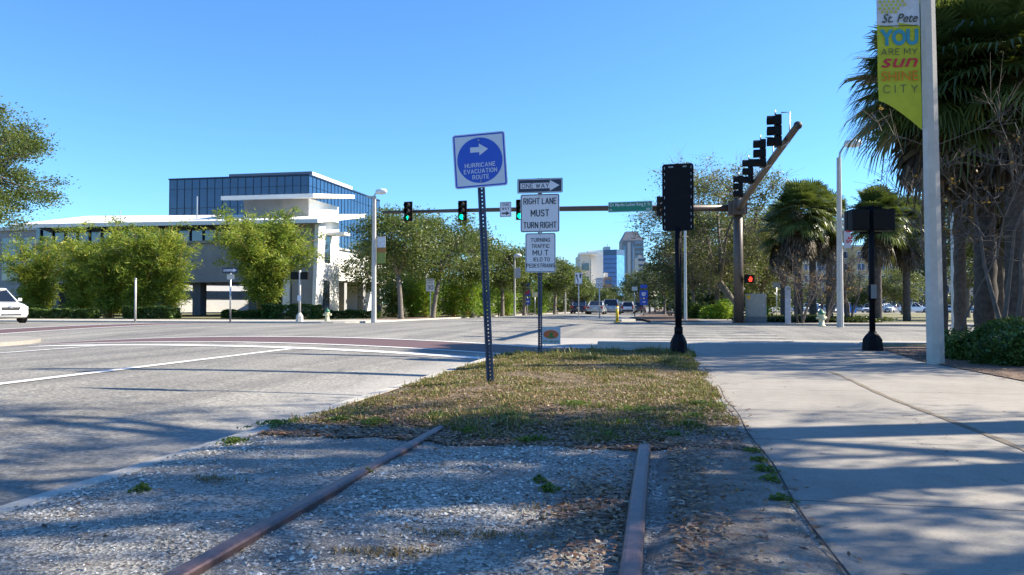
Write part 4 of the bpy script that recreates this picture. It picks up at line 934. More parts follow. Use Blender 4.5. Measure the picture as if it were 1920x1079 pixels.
for px, d, t_ in ((989, 72, 'pair of blue route signs under the oaks on the left kerb'), (1207, 75, 'cluster of blue route signs on the right side of the street')):
    r_, pn = simple_sign('route_sign', at(px, d), t_, .62 if px < 1000 else .8, .75, 2.2 if px < 1000 else 2.1, SIGNB, 0, .04, bm_=SIGNW, group='blue route signs', bord=False)
    poly(pn, [(-.2, .12), (-.1, .2), (0, .15), (.1, .2), (.2, .12), (.17, -.1), (0, -.22), (-.17, -.1)], SIGNW if px > 1000 else REDP, name='shield'); text('275', .14, SIGNB, pn, 0, 0, -.0072, .002)
    p_ = plate('lower_panel', .55 if px < 1000 else .75, .6, SIGNB, r_, 0, 1.35, -.05, .03); poly(p_, [(-.12, -.05), (.05, -.05), (.05, -.12), (.2, 0), (.05, .12), (.05, .05), (-.12, .05)], SIGNW)
    p_ = plate('upper_panel', .5 if px < 1000 else .65, .35, SIGNB, r_, 0, 2.85, -.05, .03)
simple_sign('notice_sign', at(1003, 70), 'small cream notice on a post behind the lane sign post', .5, .45, 1.95, plain('cream_panel', (.7, .65, .4), .5), bord=False)
simple_sign('notice_sign', at(1190, 62), 'plain white board on the right of the far street', .45, .32, 2.3, LAMPW, bord=False)
g = at(1157, 44.5, None); yp = empty('delineator_post', Vector((g.x, g.y, road_z(g.x, g.y))), 0, 'yellow marker post standing beside the median nose', 'marker post')
mb = MB(); mb.tube([(0, 0, 0), (0, 0, .95)], .085, 10); mb.lathe([(.19, 0), (.17, .05), (.1, .07)], 12); mb.build('post', YEL, yp); mb = MB(); mb.tube([(0, 0, .8), (0, 0, .88)], .09, 10); mb.build('reflective_band', LAMPW, yp)

def hydrant(loc, label):
    root = empty('fire_hydrant', loc, R(20), label, 'fire hydrant', 'fire hydrants'); W_ = plain('hydrant_cream', (.55, .53, .35), .5); G_ = plain('hydrant_green', (.04, .16, .09), .5)
    mb = MB(); mb.lathe([(.16, 0), (.16, .05), (.11, .06), (.11, .42), (.14, .44), (.14, .5)], 14); mb.build('barrel', W_, root)
    mb = MB(); mb.lathe([(.15, .5), (.13, .58), (.07, .66), (.03, .68), (.03, .73)], 12); mb.build('bonnet', G_, root)
    for s in (-1, 1): mb = MB(); mb.lathe([(.065, 0), (.065, .1), (.045, .13)], 10, (s * .1, 0, .36), Matrix.Rotation(R(90 * s), 3, 'Y')); mb.build('outlet_cap', W_, root)
    mb = MB(); mb.lathe([(.08, 0), (.08, .1), (.05, .13)], 10, (0, -.1, .34), Matrix.Rotation(R(90), 3, 'X')); mb.build('nozzle_cap', W_, root); return root
hydrant(at(1540, 32.5, 0), 'cream fire hydrant with a green cap in front of the palms'); hydrant(at(614, 42, 0), 'far fire hydrant in front of the white building corner')
# control cabinet, short post
cb = empty('control_cabinet', at(1417, 38.6, 0), R(-6), 'grey beige control cabinet with a yellow sticker beside the mast', 'cabinet'); CB = plain('cabinet_beige', (.3, .28, .24), .6)
mb = MB(); mb.b2(-.5, .5, -.28, .28, .3, 1.45); mb.build('box', CB, cb, .02); mb = MB(); mb.b2(-.52, .52, -.3, .3, 0, .3); mb.build('plinth', plain('cabinet_plinth', (.14, .14, .14), .8), cb)
mb = MB(); mb.b2(-.44, .44, -.3, -.282, .36, 1.38); mb.build('door', CB, cb, .006); mb = MB(); mb.b2(-.42, -.26, -.305, -.301, 1.18, 1.38); mb.build('sticker', plain('sticker_yellow', (.65, .38, .01), .5), cb); mb = MB(); mb.b2(.34, .38, -.33, -.3, .8, .95); mb.build('handle', GALV, cb)
wp = empty('timber_post', at(1477, 37.5, 0), R(-6), 'short square grey post right of the control cabinet', 'post'); mb = MB(); mb.b2(-.13, .13, -.13, .13, -.1, 1.75); mb.build('post', plain('grey_timber', (.36, .36, .38), .85, 0, .2), wp, .01); mb = MB(); mb.prism([(-.14, 1.75), (.14, 1.75), (0, 1.84)], -.14, .14, 'y'); mb.build('cap', GALV, wp)
simple_sign('parking_sign', at(1456, 52), 'small sign on a slim post behind the short grey post', .5, .35, 2.3, SIGNBK, bord=False)

# ============================================================ CARS
TYRE = plain('tyre', (.015, .015, .015), .8); RIM = plain('rim', (.45, .45, .46), .3, .8); CGL = glass('car_glass', (.01, .013, .018), .04, .6); HL = plain('headlight', (.7, .72, .75), .1, .2); TL = plain('tail_light', (.4, .01, .01), .2); TRIM = plain('trim', (.02, .02, .02), .5)
PLT = plain('number_plate', (.6, .6, .55), .4)
def paintc(n, c): return plain('paint_' + n, c, .28, .1 if sum(c) > 1.5 else .4, .03, 1, coat=.8)
CW = paintc('white', (.8, .8, .79)); CS = paintc('silver', (.4, .42, .44)); CN = paintc('navy', (.03, .04, .08)); CB_ = paintc('black', (.015, .015, .018)); CR = paintc('maroon', (.15, .02, .02)); CBL = paintc('blue', (.03, .12, .35)); CG = paintc('grey', (.12, .13, .14))
def car(kind, mat, label, loc, rz, group=None, detail=True):
    L, W, H = {'sedan': (4.7, 1.8, 1.45), 'suv': (4.6, 1.84, 1.68), 'van': (5.0, 1.98, 1.76), 'pickup': (5.5, 1.95, 1.82)}[kind]
    belt = {'sedan': .93, 'suv': 1.05, 'van': 1.05, 'pickup': 1.1}[kind]
    root = empty('car', loc, rz, label, 'car' if kind != 'pickup' else 'pickup truck', group); w = W / 2; h = L / 2
    rear = belt if kind != 'sedan' else belt + .03
    st = [(-h, w * .84, .42, rear - .2), (-h + .06, w * .93, .32, rear - .05), (-h + .35, w * .99, .24, rear), (-h * .45, w, .2, belt), (h * .1, w, .2, belt), (h * .42, w, .2, belt - .01), (h * .7, w * .97, .22, belt - .09), (h - .22, w * .92, .26, belt - .2), (h - .05, w * .84, .3, belt - .34), (h, w * .76, .36, belt - .45)]
    mb = MB(); V = []
    for y, ww, z0, z1 in st:
        for x, z in ((-ww * .9, z0), (-ww, z0 + .14), (-ww * 1.0, z0 + (z1 - z0) * .62), (-ww * .93, z1 - .03), (-ww * .8, z1), (ww * .8, z1), (ww * .93, z1 - .03), (ww, z0 + (z1 - z0) * .62), (ww, z0 + .14), (ww * .9, z0)): V.append((x, y, z))
    n = 10; Fc = [(i * n + k, i * n + (k + 1) % n, (i + 1) * n + (k + 1) % n, (i + 1) * n + k) for i in range(len(st) - 1) for k in range(n)] + [tuple(range(n)), tuple((len(st) - 1) * n + k for k in range(n))]
    mb.add(V, Fc, True); body = mb.build('body', mat, root); md = body.modifiers.new('edge', 'EDGE_SPLIT'); md.split_angle = R(38)
    yb0, yb1, yt0, yt1 = {'sedan': (-h * .78, h * .44, -h * .42, h * .08), 'suv': (-h * .97, h * .46, -h * .86, h * .12), 'van': (-h * .97, h * .6, -h * .88, h * .22), 'pickup': (-h * .2, h * .42, -h * .12, h * .12)}[kind]
    bw, tw = w * .9, w * .7
    zt = H - .05; zb = belt - .03
    gh = [(-bw, yb0, zb), (bw, yb0, zb), (bw, yb1, zb), (-bw, yb1, zb), (-tw, yt0, zt), (tw, yt0, zt), (tw, yt1, zt), (-tw, yt1, zt)]
    mb = MB(); mb.add(gh, [(3, 2, 1, 0), (4, 5, 6, 7), (0, 1, 5, 4), (1, 2, 6, 5), (2, 3, 7, 6), (3, 0, 4, 7)]); mb.build('windows', CGL, root)
    mb = MB(); o = .03
    top = [(-tw - o, yt0 - o), (-tw * .5, yt0 - o * 2.5), (tw * .5, yt0 - o * 2.5), (tw + o, yt0 - o), (tw + o, yt1 + o), (tw * .5, yt1 + 3 * o), (-tw * .5, yt1 + 3 * o), (-tw - o, yt1 + o)]
    mb.prism(top, zt - .01, H); rf = mb.build('roof', mat, root, .03)
    def pil(y0, y1, r_, s): MB().tube([(s * bw, y0, zb), (s * (tw + .012), y1, zt)], r_, 6).build('pillar', mat, root)
    for s in (-1, 1):
        pil(yb1, yt1, .035, s); pil(yb0, yt0, .06 if kind != 'sedan' else .05, s); pil((yb0 + yb1) / 2, (yt0 + yt1) / 2, .035, s)
        if kind in ('suv', 'van'): pil(yb0 * .62, yt0 * .62, .05, s)
    if kind == 'pickup':
        mb = MB(); mb.b2(-w * .8, w * .8, -h + .1, yb0 - .05, belt - .01, belt + .004); mb.build('bed_cover', TRIM, root)
    rw = .34 if kind in ('sedan',) else .37
    for y in (-h * .62, h * .64):
        for s in (-1, 1):
            RM = Matrix.Rotation(R(90), 3, 'Y')
            mb = MB(); mb.lathe([(rw + .06, -.012), (rw + .06, .012)], 20, (s * (w - .002), y, rw), RM); mb.build('wheel_arch', TRIM, root)
            mb = MB(); mb.lathe([(rw - .1, -.1), (rw - .02, -.11), (rw, -.08), (rw, .08), (rw - .02, .11), (rw - .1, .1)], 20, (0, 0, 0), RM); wh = mb.build('wheel', TYRE, root); wh.location = (s * (w - .07), y, rw)
            mb = MB(); mb.lathe([(rw - .11, .0), (rw - .1, .02), (.05, .03)], 14, (s * .1, 0, 0), Matrix.Rotation(R(90 * s), 3, 'Y')); mb.build('rim', RIM, wh)
    for s in (-1, 1):
        mb = MB(); mb.b2(s * w * .62 - .2, s * w * .62 + .17, h - .16, h - .02, belt - .42, belt - .25); mb.build('headlight', HL, root, .03)
        mb = MB(); zz = belt - .17; tall = .24 if kind == 'sedan' else .42
        mb.b2(s * w * .8 - .12, s * w * .8 + .12, -h - .012, -h + .08, zz - tall / 2, zz + tall / 2); mb.build('tail_light', TL, root, .02)
        mb = MB(); mb.b2(s * (w + .1) - .1, s * (w + .1) + .08, yb1 * .8 - .06, yb1 * .8 + .05, belt, belt + .15); mb.build('wing_mirror', mat, root, .03)
    mb = MB(); mb.b2(-w * .42, w * .42, h - .05, h + .012, belt - .44, belt - .28); mb.b2(-w * .5, w * .5, h - .1, h - .0, .36, .46); mb.build('grille', TRIM, root, .01)
    mb = MB(); mb.b2(-w * .86, w * .86, -h - .04, -h + .1, .36, .56); mb.build('bumper', TRIM if kind == 'suv' else mat, root, .03)
    mb = MB(); mb.b2(-.15, .15, -h - .05, -h - .035, .62, .77); mb.build('number_plate', PLT, root)
    return root
def on_road(px, d): g = at(px, d); return Vector((g.x, g.y, road_z(g.x, g.y)))
g = on_road(-22, 37.5)
sv_ = car('suv', CW, 'white sport utility car turning at the left edge of the picture', g, R(-112)); 
mb = MB(); mb.lathe([(.09, 0), (.09, .02), (.05, .025)], 16, (0, 2.31, .78), Matrix.Rotation(R(-90), 3, 'X') @ Matrix.Scale(1.5, 3, (1, 0, 0))); mb.build('emblem', RIM, sv_)
for px, d, k, m_, t_, rz in ((1088, 90, 'sedan', CN, 'dark blue saloon driving away left of the lane of traffic', 0), (1119, 84, 'sedan', CS, 'silver saloon driving away behind the median sign', 0), (1147, 92, 'van', CS, 'silver minivan driving away beside the yellow post', 0), (1178, 112, 'suv', CW, 'white sport utility car in the far queue', 0),
                         (1169, 128, 'sedan', CB_, 'black saloon behind the white car in the far queue', 0), (1193, 135, 'pickup', CG, 'grey pickup in the far queue', 0), (1201, 140, 'sedan', CR, 'maroon saloon beside the far trees', 0), (1134, 112, 'suv', CR, 'maroon car half hidden between two silver cars', 0)):
    car(k, m_, t_, on_road(px, d), R(rz), 'cars driving away along the avenue')
lot = []
spec = [(1450, 'suv', CW), (1478, 'sedan', CS), (1517, 'suv', CW), (1546, 'sedan', CS), (1556, 'sedan', CW), (1612, 'sedan', CS), (1632, 'sedan', CW), (1660, 'suv', CW), (1680, 'sedan', CS), (1712, 'pickup', CW), (1738, 'sedan', CBL), (1776, 'sedan', CW), (1802, 'sedan', CS), (1880, 'suv', CW), (1905, 'sedan', CG), (1645, 'suv', CS), (1846, 'sedan', CW)]
nm = {id(CW): 'white', id(CS): 'silver', id(CBL): 'blue', id(CG): 'grey'}
where = ['right of the control cabinet', 'right of the short grey post', 'between the palm trunks', 'left of the fire hydrant', 'above the fire hydrant', 'right of the blue toilets', 'left of the pedestrian post', 'right of the pedestrian post', 'left of the pickup', 'parked side on left of the near lamp post', 'behind the near lamp post', 'right of the near lamp post', 'left of the thin trunks', 'between the big palm trunks', 'at the right edge', 'behind the pedestrian post', 'behind the thickest palm trunk']
kn = {'suv': 'sport utility car', 'sedan': 'saloon', 'pickup': 'pickup'}
for i, (px, k, m_) in enumerate(spec):
    d = 138 + (i % 3) * 4; p = at(px, d); p.z += .01
    car(k, m_, '%s %s in the far car park %s' % (nm[id(m_)], kn[k], where[i]), p, R((90, -90)[i % 2] + (i * 37 % 23 - 11) + (55 if i in (0, 2, 6, 7) else 0)), 'cars in the far car park')
PT = plain('toilet_blue', (.02, .16, .5), .5)
for px, t_ in ((1585, 'left blue portable toilet by the far car park'), (1597, 'right blue portable toilet by the far car park')):
    r_ = empty('portable_toilet', at(px, 131), R(10), t_, 'portable toilet', 'portable toilets'); mb = MB(); mb.b2(-.55, .55, -.55, .55, 0, 1.6); mb.build('cabin', PT, r_, .03); mb = MB(); mb.prism([(-.6, 1.6), (.6, 1.6), (.45, 1.8), (-.45, 1.8)], -.6, .6, 'y'); mb.build('roof', LAMPW, r_); mb = MB(); mb.b2(-.35, .35, -.575, -.553, .1, 1.5); mb.build('door', plain('toilet_door', (.04, .22, .6), .5), r_)

# ============================================================ BUILDINGS
lb = empty('concrete_building', (-40, 62, 0), 0, 'low concrete building with white sloping roof slabs behind the bamboo', 'building')
lbm = -40; lby = 62
def bx(mb, x0, x1, y0, y1, z0, z1): mb.b2(x0 - lbm, x1 - lbm, y0 - lby, y1 - lby, z0, z1)
def slab(name, pts, th, mat):                        # sloping slab from four corners
    mb = MB(); V = [(x - lbm, y - lby, z) for x, y, z in pts] + [(x - lbm, y - lby, z + th) for x, y, z in pts]
    mb.add(V, [(3, 2, 1, 0), (4, 5, 6, 7), (0, 1, 5, 4), (1, 2, 6, 5), (2, 3, 7, 6), (3, 0, 4, 7)]); return mb.build(name, mat, lb)
slab('roof', [(-55, 57, 7.45), (-26.7, 57, 7.35), (-26.2, 66, 8.75), (-55, 66, 9.2)], .32, WALLW)
slab('upper_roof', [(-37.6, 61, 9.95), (-29, 61, 9.95), (-28.8, 69.5, 11.0), (-37.6, 69.5, 11.0)], .36, WALLW)
mb = MB(); bx(mb, -36.6, -30.4, 63, 69.3, 7.9, 10.2); mb.build('stair_tower', WALLG, lb)
mb = MB(); bx(mb, -30.4, -30.32, 63.02, 69.28, 7.9, 10.2); mb.build('tower_lit_side', WALLW, lb)  # white skin paints the tower's sunlit side; the rest stays grey
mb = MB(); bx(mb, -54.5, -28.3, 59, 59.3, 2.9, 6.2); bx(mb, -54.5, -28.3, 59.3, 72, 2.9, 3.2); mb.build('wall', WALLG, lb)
mb = MB(); bx(mb, -54.5, -28.4, 59.25, 59.4, 6.2, 7.84); mb.build('window_band', GLD, lb)
for i in range(22): x = -54 + i * 1.22; mb = MB(); bx(mb, x, x + .08, 59.1, 59.24, 6.26, 7.5); mb.build('window_frame', MULL, lb)
mb = MB(); bx(mb, -54.5, -28.3, 58.7, 59.0, 6.05, 6.25); mb.build('ledge', WALLG, lb); mb = MB(); bx(mb, -54.5, -28.3, 58.85, 59.0, 2.75, 2.95); mb.build('ledge', WALLG, lb)
for x in (-53, -49, -45.3, -42.6, -39.2, -34, -31): mb = MB(); bx(mb, x, x + .75, 59.4, 60.3, 0, 2.9); mb.build('column', plain('dark_column', (.12, .12, .13), .8), lb)
mb = MB(); bx(mb, -34.2, -31.6, 60.5, 71, 0, 2.9); bx(mb, -54.5, -50, 60.5, 71, 0, 2.9); mb.build('undercroft_shade', DKIN, lb)  # near-black blocks painted as the shade inside the open undercroft
mb = MB(); V = [(-52, 80), (-34, 98)]; M_ = Matrix.Rotation(R(40), 3, 'Z')
c = Vector((-50 - lbm, 80 - lby, 1.5)); mb.box(c, (34, .3, 3.0), M_); mb.build('courtyard_wall', WALLW, lb)
mb = MB(); mb.box(c + M_ @ Vector((0, -.18, .45)), (26, .06, .9), M_); mb.build('courtyard_window', GLD, lb)
# corner pylon, fin and entrance
mb = MB(); bx(mb, -28.3, -27.6, 59.3, 63.2, 0, 8.0); mb.build('pylon', WALLW, lb)
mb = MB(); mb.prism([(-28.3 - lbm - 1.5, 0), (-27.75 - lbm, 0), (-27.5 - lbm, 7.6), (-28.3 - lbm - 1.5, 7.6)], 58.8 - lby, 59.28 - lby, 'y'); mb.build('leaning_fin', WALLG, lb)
mb = MB(); mb.prism([(-27.75 - lbm, 0), (-27.45 - lbm, 0), (-27.15 - lbm, 7.4), (-27.5 - lbm, 7.4)], 58.2 - lby, 59.5 - lby, 'y'); mb.build('leaning_fin', WALLW, lb)
mb = MB(); bx(mb, -27.6, -27.55, 59.8, 61.3, 4.4, 6.6); mb.build('window', GLD, lb); mb = MB(); bx(mb, -27.6, -27.55, 59.6, 61.2, .2, 2.9); mb.build('door', GLD, lb)
mb = MB(); bx(mb, -27.6, -26.0, 60.6, 61.8, 6.7, 6.95); mb.build('canopy', WALLW, lb)
mb = MB(); bx(mb, -30.5, -29.9, 58.6, 58.78, .2, 5.8); mb.build('facade_lit_strip', WALLW, lb)  # white strip paints a sunlit sliver on the shaded front
mb = MB(); bx(mb, -29.5, -28.1, 63.2, 92, 3.0, 5.75); mb.build('wing_wall', WALLW, lb); mb = MB(); bx(mb, -29.6, -27.9, 63.3, 92.1, 5.75, 5.9); mb.build('wing_coping', ROOFG, lb)
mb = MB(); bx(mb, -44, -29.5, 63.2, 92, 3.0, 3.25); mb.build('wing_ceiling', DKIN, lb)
for y in (66, 70.5, 75, 80, 86): mb = MB(); bx(mb, -28.9, -28.3, y, y + .6, 0, 3); mb.build('column', WALLG, lb)
mb = MB(); bx(mb, -36, -35.8, 72, 92, 0, 3); mb.build('back_wall', WALLW, lb)
mb = MB(); bx(mb, -40.6, -40.52, 62, 62.08, 8.2, 10.5); mb.build('vent_pipe', GALV, lb); mb = MB(); bx(mb, -47.5, -47.45, 61, 61.06, 7.9, 9.3); mb.build('vent_pipe', GALV, lb)
# brick and glass neighbour at the left edge
nb = empty('glass_front_building', (-66, 64, 0), 0, 'grey glass fronted building at the left edge behind the tree', 'building')
mb = MB(); mb.b2(-12, 8, 0, 12, 0, 8); mb.build('wall', WALLG, nb); mb = MB()
for i in range(8): mb.b2(-11 + i * 2.4, -9 + i * 2.4, -.06, -.01, 3.2, 7.3)
mb.build('window', GLD, nb); mb = MB(); mb.b2(-12.3, 8.3, -.3, 12.3, 8, 8.3); mb.build('roof', ROOFG, nb)

# blue glass office block
gb = empty('glass_office', (-56, 95, 0), 0, 'blue glass office block rising behind the low concrete building', 'building')
X0, X1, Y1, HH = -66.3 + 56, -45.8 + 56, 26, 17.9
mb = MB(); mb.b2(X0, X1, 0, Y1, 0, HH); mb.build('glass_wall', GLB, gb)
mb = MB(); nb_ = 18
for i in range(nb_ + 1): x = X0 + (X1 - X0) * i / nb_; mb.b2(x - .035, x + .035, -.05, -.0, 0, HH + .02)
for j in range(23): y = Y1 * j / 22; mb.b2(X1, X1 + .05, y - .035, y + .035, 0, HH + .02)
for z in (3.6, 7.2, 10.8, 14.0, 16.6): mb.b2(X0, X1, -.04, -.002, z - .025, z + .025); mb.b2(X1 + .002, X1 + .04, 0, Y1, z - .025, z + .025)
mb.build('mullion', MULL, gb); mb = MB(); mb.b2(X0 - .12, X1 + .12, -.12, Y1 + .1, HH + .02, HH + .22); mb.build('parapet', MULL, gb)
mb = MB(); mb.b2(X0 + 6.5, X1 - 1.5, 4, 18, HH, HH + 1.3); mb.build('penthouse', plain('penthouse_grey', (.2, .2, .22), .7), gb)
mb = MB(); mb.b2(X1 - 1.5, X1 - 1.4, 4.05, 18, HH, HH + 1.25); mb.build('penthouse_pale_side', WALLW, gb); mb = MB(); mb.b2(X0 + 5.6, X0 + 6.5, 4, 10, HH, HH + .9); mb.build('penthouse_pale_side', WALLW, gb)  # right panel is the penthouse's sunlit edge, painted white

# apartments beyond the car park
ap_w = plain('apartment_white', (.5, .52, .56), .8); WF = plain('window_blue', (.02, .05, .14), .15)
wmesh = None
def facade(root, x0, x1, z0, floors, fh, cols, wm, fr=LAMPW, ww=1.7, wh=1.7):
    global wmesh
    for j in range(floors):
        for i in range(cols):
            x = x0 + (x1 - x0) * (i + .5) / cols; z = z0 + fh * (j + .5)
            if wmesh is None or wmesh[1] != (ww, wh):
                mb = MB(); mb.b2(-ww / 2, ww / 2, -.05, .01, -wh / 2, wh / 2); w_ = mb.build('window', WF, root)
                mb = MB(); t = .12
                for a, b, c_, d_ in ((-ww/2, ww/2, wh/2 - t, wh/2), (-ww/2, ww/2, -wh/2, -wh/2 + t), (-ww/2, -ww/2 + t, -wh/2 + t, wh/2 - t), (ww/2 - t, ww/2, -wh/2 + t, wh/2 - t), (-t/2, t/2, -wh/2 + t, wh/2 - t)): mb.b2(a, b, -.09, -.052, c_, d_)
                f_ = mb.build('frame', fr, w_); wmesh = (w_.data, (ww, wh), f_.data)
            else:
                w_ = bpy.data.objects.new('window', wmesh[0]); col.objects.link(w_); w_.parent = root; f_ = bpy.data.objects.new('frame', wmesh[2]); col.objects.link(f_); f_.parent = w_
            w_.location = (x, 0, z)
def apartment(pa, pb, D, zt, mat, label, floors, cols, ww=2.2, wh=2.0, depth=14, extra=None):
    a, b = at(pa, D), at(pb, D); c = (a + b) / 2; c.z = base(c.y); ang = math.atan2((b - a).y, (b - a).x); Wd = (b - a).length
    r_ = empty('apartment_block', c, ang, label, 'building', 'apartment blocks beyond the car park')
    mb = MB(); mb.b2(-Wd / 2, Wd / 2, 0, depth, -.5, zt); mb.build('wall', mat, r_); mb = MB(); mb.b2(-Wd / 2 - .3, Wd / 2 + .3, -.4, depth + .3, zt, zt + .5); mb.build('roof', ROOFG, r_)
    facade(r_, -Wd / 2 + .5, Wd / 2 - .5, .6, floors, (zt - 1.2) / floors, cols, None, ww=ww, wh=wh)
    mb = MB()
    for j in range(1, floors): z = .6 + (zt - 1.2) / floors * j; mb.b2(-Wd / 2, Wd / 2, -.08, -.002, z - .12, z + .12)
    mb.build('string_course', CREAM, r_); return r_
apartment(1396, 1478, 205, 13.5, ap_w, 'white apartment block with tall windows behind the cabinet', 4, 5, 1.7, 2.2)
apartment(1480, 1600, 212, 17.5, CREAM, 'cream apartment block behind the middle palms', 5, 7)
apartment(1602, 1742, 208, 17.2, TAN, 'tan apartment block with blue windows behind the pedestrian post', 5, 7)
apartment(1744, 1835, 214, 15.5, CREAM, 'pale apartment block right of the near lamp post', 4, 5)
apartment(1837, 1960, 206, 9.5, ap_w, 'lower white block at the right edge', 3, 6)

# downtown
def tower(name, px0, px1, d, ytop, mat, label, dep=25, turn=0, z0=-1):
    a, b = at(px0, d), at(px1, d); c = (a + b) / 2; c.z = -1; W_ = (b - a).length; ht = (570 - ytop) / F * d + EYE + 1
    r_ = empty(name, c, YAW + turn, label, 'building', 'downtown towers'); return r_, W_, ht
def bars(mb, W_, ht, D, nx, nz, ny=0, t=.25):
    for i in range(nx + 1): x = -W_ / 2 + W_ * i / nx; mb.b2(x - t / 2, x + t / 2, -.25, -.0, 0, ht)
    for j in range(nz + 1): z = ht * j / nz; mb.b2(-W_ / 2, W_ / 2, -.15, -.002, z - t / 2, z + t / 2)
FGL = glass('far_blue_glass', (.015, .10, .36), .2, .5); FGL2 = glass('bright_face_glass', (.09, .28, .55), .15, .6); GRT = plain('grey_granite', (.17, .18, .21), .6); 
r_, W_, ht = tower('glass_tower', 1124, 1173, 330, 468, FGL, 'faceted bright blue glass tower at the end of the street')
mb = MB(); mb.prism([(-W_ / 2, 6), (-W_ / 2, 22), (W_ / 2, 22), (W_ / 2, 4), (W_ * .16, 0)], 0, ht - 2.2); mb.build('glass_wall', FGL, r_)
mb = MB(); mb.prism([(W_ * .16 + .05, -.12), (W_ / 2 + .1, 3.9), (W_ / 2 + .1, 4.2), (W_ * .16 + .05, .2)], 0, ht - 2.2); mb.build('bright_facet', FGL2, r_)  # brighter face of the tower painted in as a paler glass
mb = MB(); mb.prism([(-W_ / 2 - .2, 5.8), (-W_ / 2 - .2, 22), (W_ / 2 + .2, 22), (W_ / 2 + .2, 3.8), (W_ * .16, -.3)], ht - 2.2, ht); mb.build('crown_band', plain('crown_blue', (.04, .1, .2), .4), r_); mb = MB(); mb.b2(-W_ * .25, -W_ * .02, 5, 12, ht, ht + 1.6); mb.b2(-W_ * .12, -W_ * .1, 7, 7.3, ht + 1.6, ht + 3); mb.build('rooftop_unit', ROOFG, r_)
mb = MB()
for j in range(12): z = (ht - 2.2) * j / 12; mb.prism([(-W_ / 2, 5.93), (W_ * .16, -.07), (W_ * .16, -.01), (-W_ / 2, 5.99)], z, z + .2)
mb.build('floor_line', MULL, r_)
r_, W_, ht = tower('skyscraper', 1167, 1207, 600, 451, GRT, 'dark skyscraper with a sloping hipped crown at the end of the street')
mb = MB(); mb.b2(-W_ / 2, W_ / 2, 0, 18, 0, ht); mb.build('shaft', GRT, r_)
tz = (570 - 433) / F * 600 + EYE + 1; mb = MB(); a = W_ / 2
mb.add([(-a, 0, ht), (a, 0, ht), (a, 18, ht), (-a, 18, ht), (-a * .55, 5, tz), (a * .5, 5, tz), (a * .5, 13, tz), (-a * .55, 13, tz)], [(0, 1, 5, 4), (1, 2, 6, 5), (2, 3, 7, 6), (3, 0, 4, 7), (4, 5, 6, 7)]); mb.build('crown', plain('slate_roof', (.13, .14, .17), .6), r_)
mb = MB()
for j in range(14): z = ht * (j + .3) / 14; mb.b2(a * .15, a * .95, -.3, -.02, z, z + ht / 14 * .5)
mb.b2(-a * .95, -a * .62, -.3, -.02, 0, ht * .92); mb.b2(-a * .12, a * .04, -.3, -.02, 0, ht * .95); mb.build('window_band', glass('tower_glass', (.05, .12, .25), .2), r_)
mb = MB(); mb.b2(-a * .52, -a * .22, -.5, -.02, 0, ht * .97); mb.b2(a * .04, a * .13, -.5, -.02, 0, ht * .9); mb.build('pier', plain('pale_granite', (.42, .42, .45), .6), r_)
for p0, p1, d, yt, m_, t_, nm_ in ((1196, 1211, 520, 483, plain('cream_tower', (.45, .42, .4), .7), 'pale tower at the right of the dark skyscraper', 'tower_block'), (1211, 1219, 640, 494, plain('beige_tower', (.4, .37, .35), .7), 'thin distant tower right of the skyscraper', 'tower_block'), (1133, 1147, 250, 520, plain('brown_block', (.09, .07, .07), .7), 'brown block in front of the blue glass tower', 'office_block')):
    r_, W_, ht = tower(nm_, p0, p1, d, yt, m_, t_); mb = MB(); mb.b2(-W_ / 2, W_ / 2, 0, 12, 0, ht); mb.build('wall', m_, r_)
    mb = MB(); n = max(3, int(ht / 3.4))
    for j in range(n): mb.b2(-W_ * .42, W_ * .42, -.12, -.01, ht * (j + .35) / n, ht * (j + .75) / n)
    mb.build('window', WF, r_); mb = MB(); mb.b2(-W_ * .3, W_ * .1, 2, 8, ht, ht + 1.5); mb.build('rooftop_unit', ROOFG, r_)
r_, W_, ht = tower('arts_building', 1085, 1131, 240, 470, WALLW, 'tall white modern building with an overhanging flat roof at the end of the street')
mb = MB(); mb.b2(-W_ * .1, W_ / 2, 0, 16, 0, ht); mb.build('wall', WALLW, r_); mb = MB(); mb.b2(-W_ / 2, -W_ * .1 - .01, -6, 12, 3.2, ht - 1.6); mb.build('side_wing', CREAM, r_)
mb = MB(); mb.b2(-W_ * .52, W_ * .18, -7, 2, ht - 1.6, ht - 1.0); mb.build('roof', WALLW, r_)
mb = MB()
for j in range(3): mb.b2(-W_ * .45, -W_ * .16, -6.1, -6.02, 4 + j * 4, 6.2 + j * 4)
mb.b2(-W_ * .05, W_ * .0, -.1, -.01, 1, ht - 3); mb.build('window', GLD, r_)
mb = MB()
for i in range(3): mb.b2(-W_ * .5 + i * 2.6, -W_ * .5 + i * 2.6 + .5, -6, -5.5, 0, 3.2)
mb.build('column', CREAM, r_)
r_, W_, ht = tower('museum_building', 1030, 1088, 225, 493, WALLG, 'low grey and white building behind the far oaks')
mb = MB(); mb.b2(-W_ / 2, W_ / 2, 0, 14, 0, ht - 1.5); mb.build('wall', CREAM, r_); mb = MB(); mb.b2(-W_ / 2 - .2, W_ * .1, .5, 8, ht - 1.5, ht + .8); mb.build('roof_box', WALLW, r_); mb = MB(); mb.b2(-W_ / 2, -W_ * .15, -.1, -.01, ht - 1.2, ht + .5); mb.build('louvre', GLD, r_)
mb = MB(); mb.b2(-W_ / 2 - .4, W_ / 2 + .2, -.8, 14.3, ht - 1.5, ht - 1.1); mb.build('roof', ROOFG, r_)
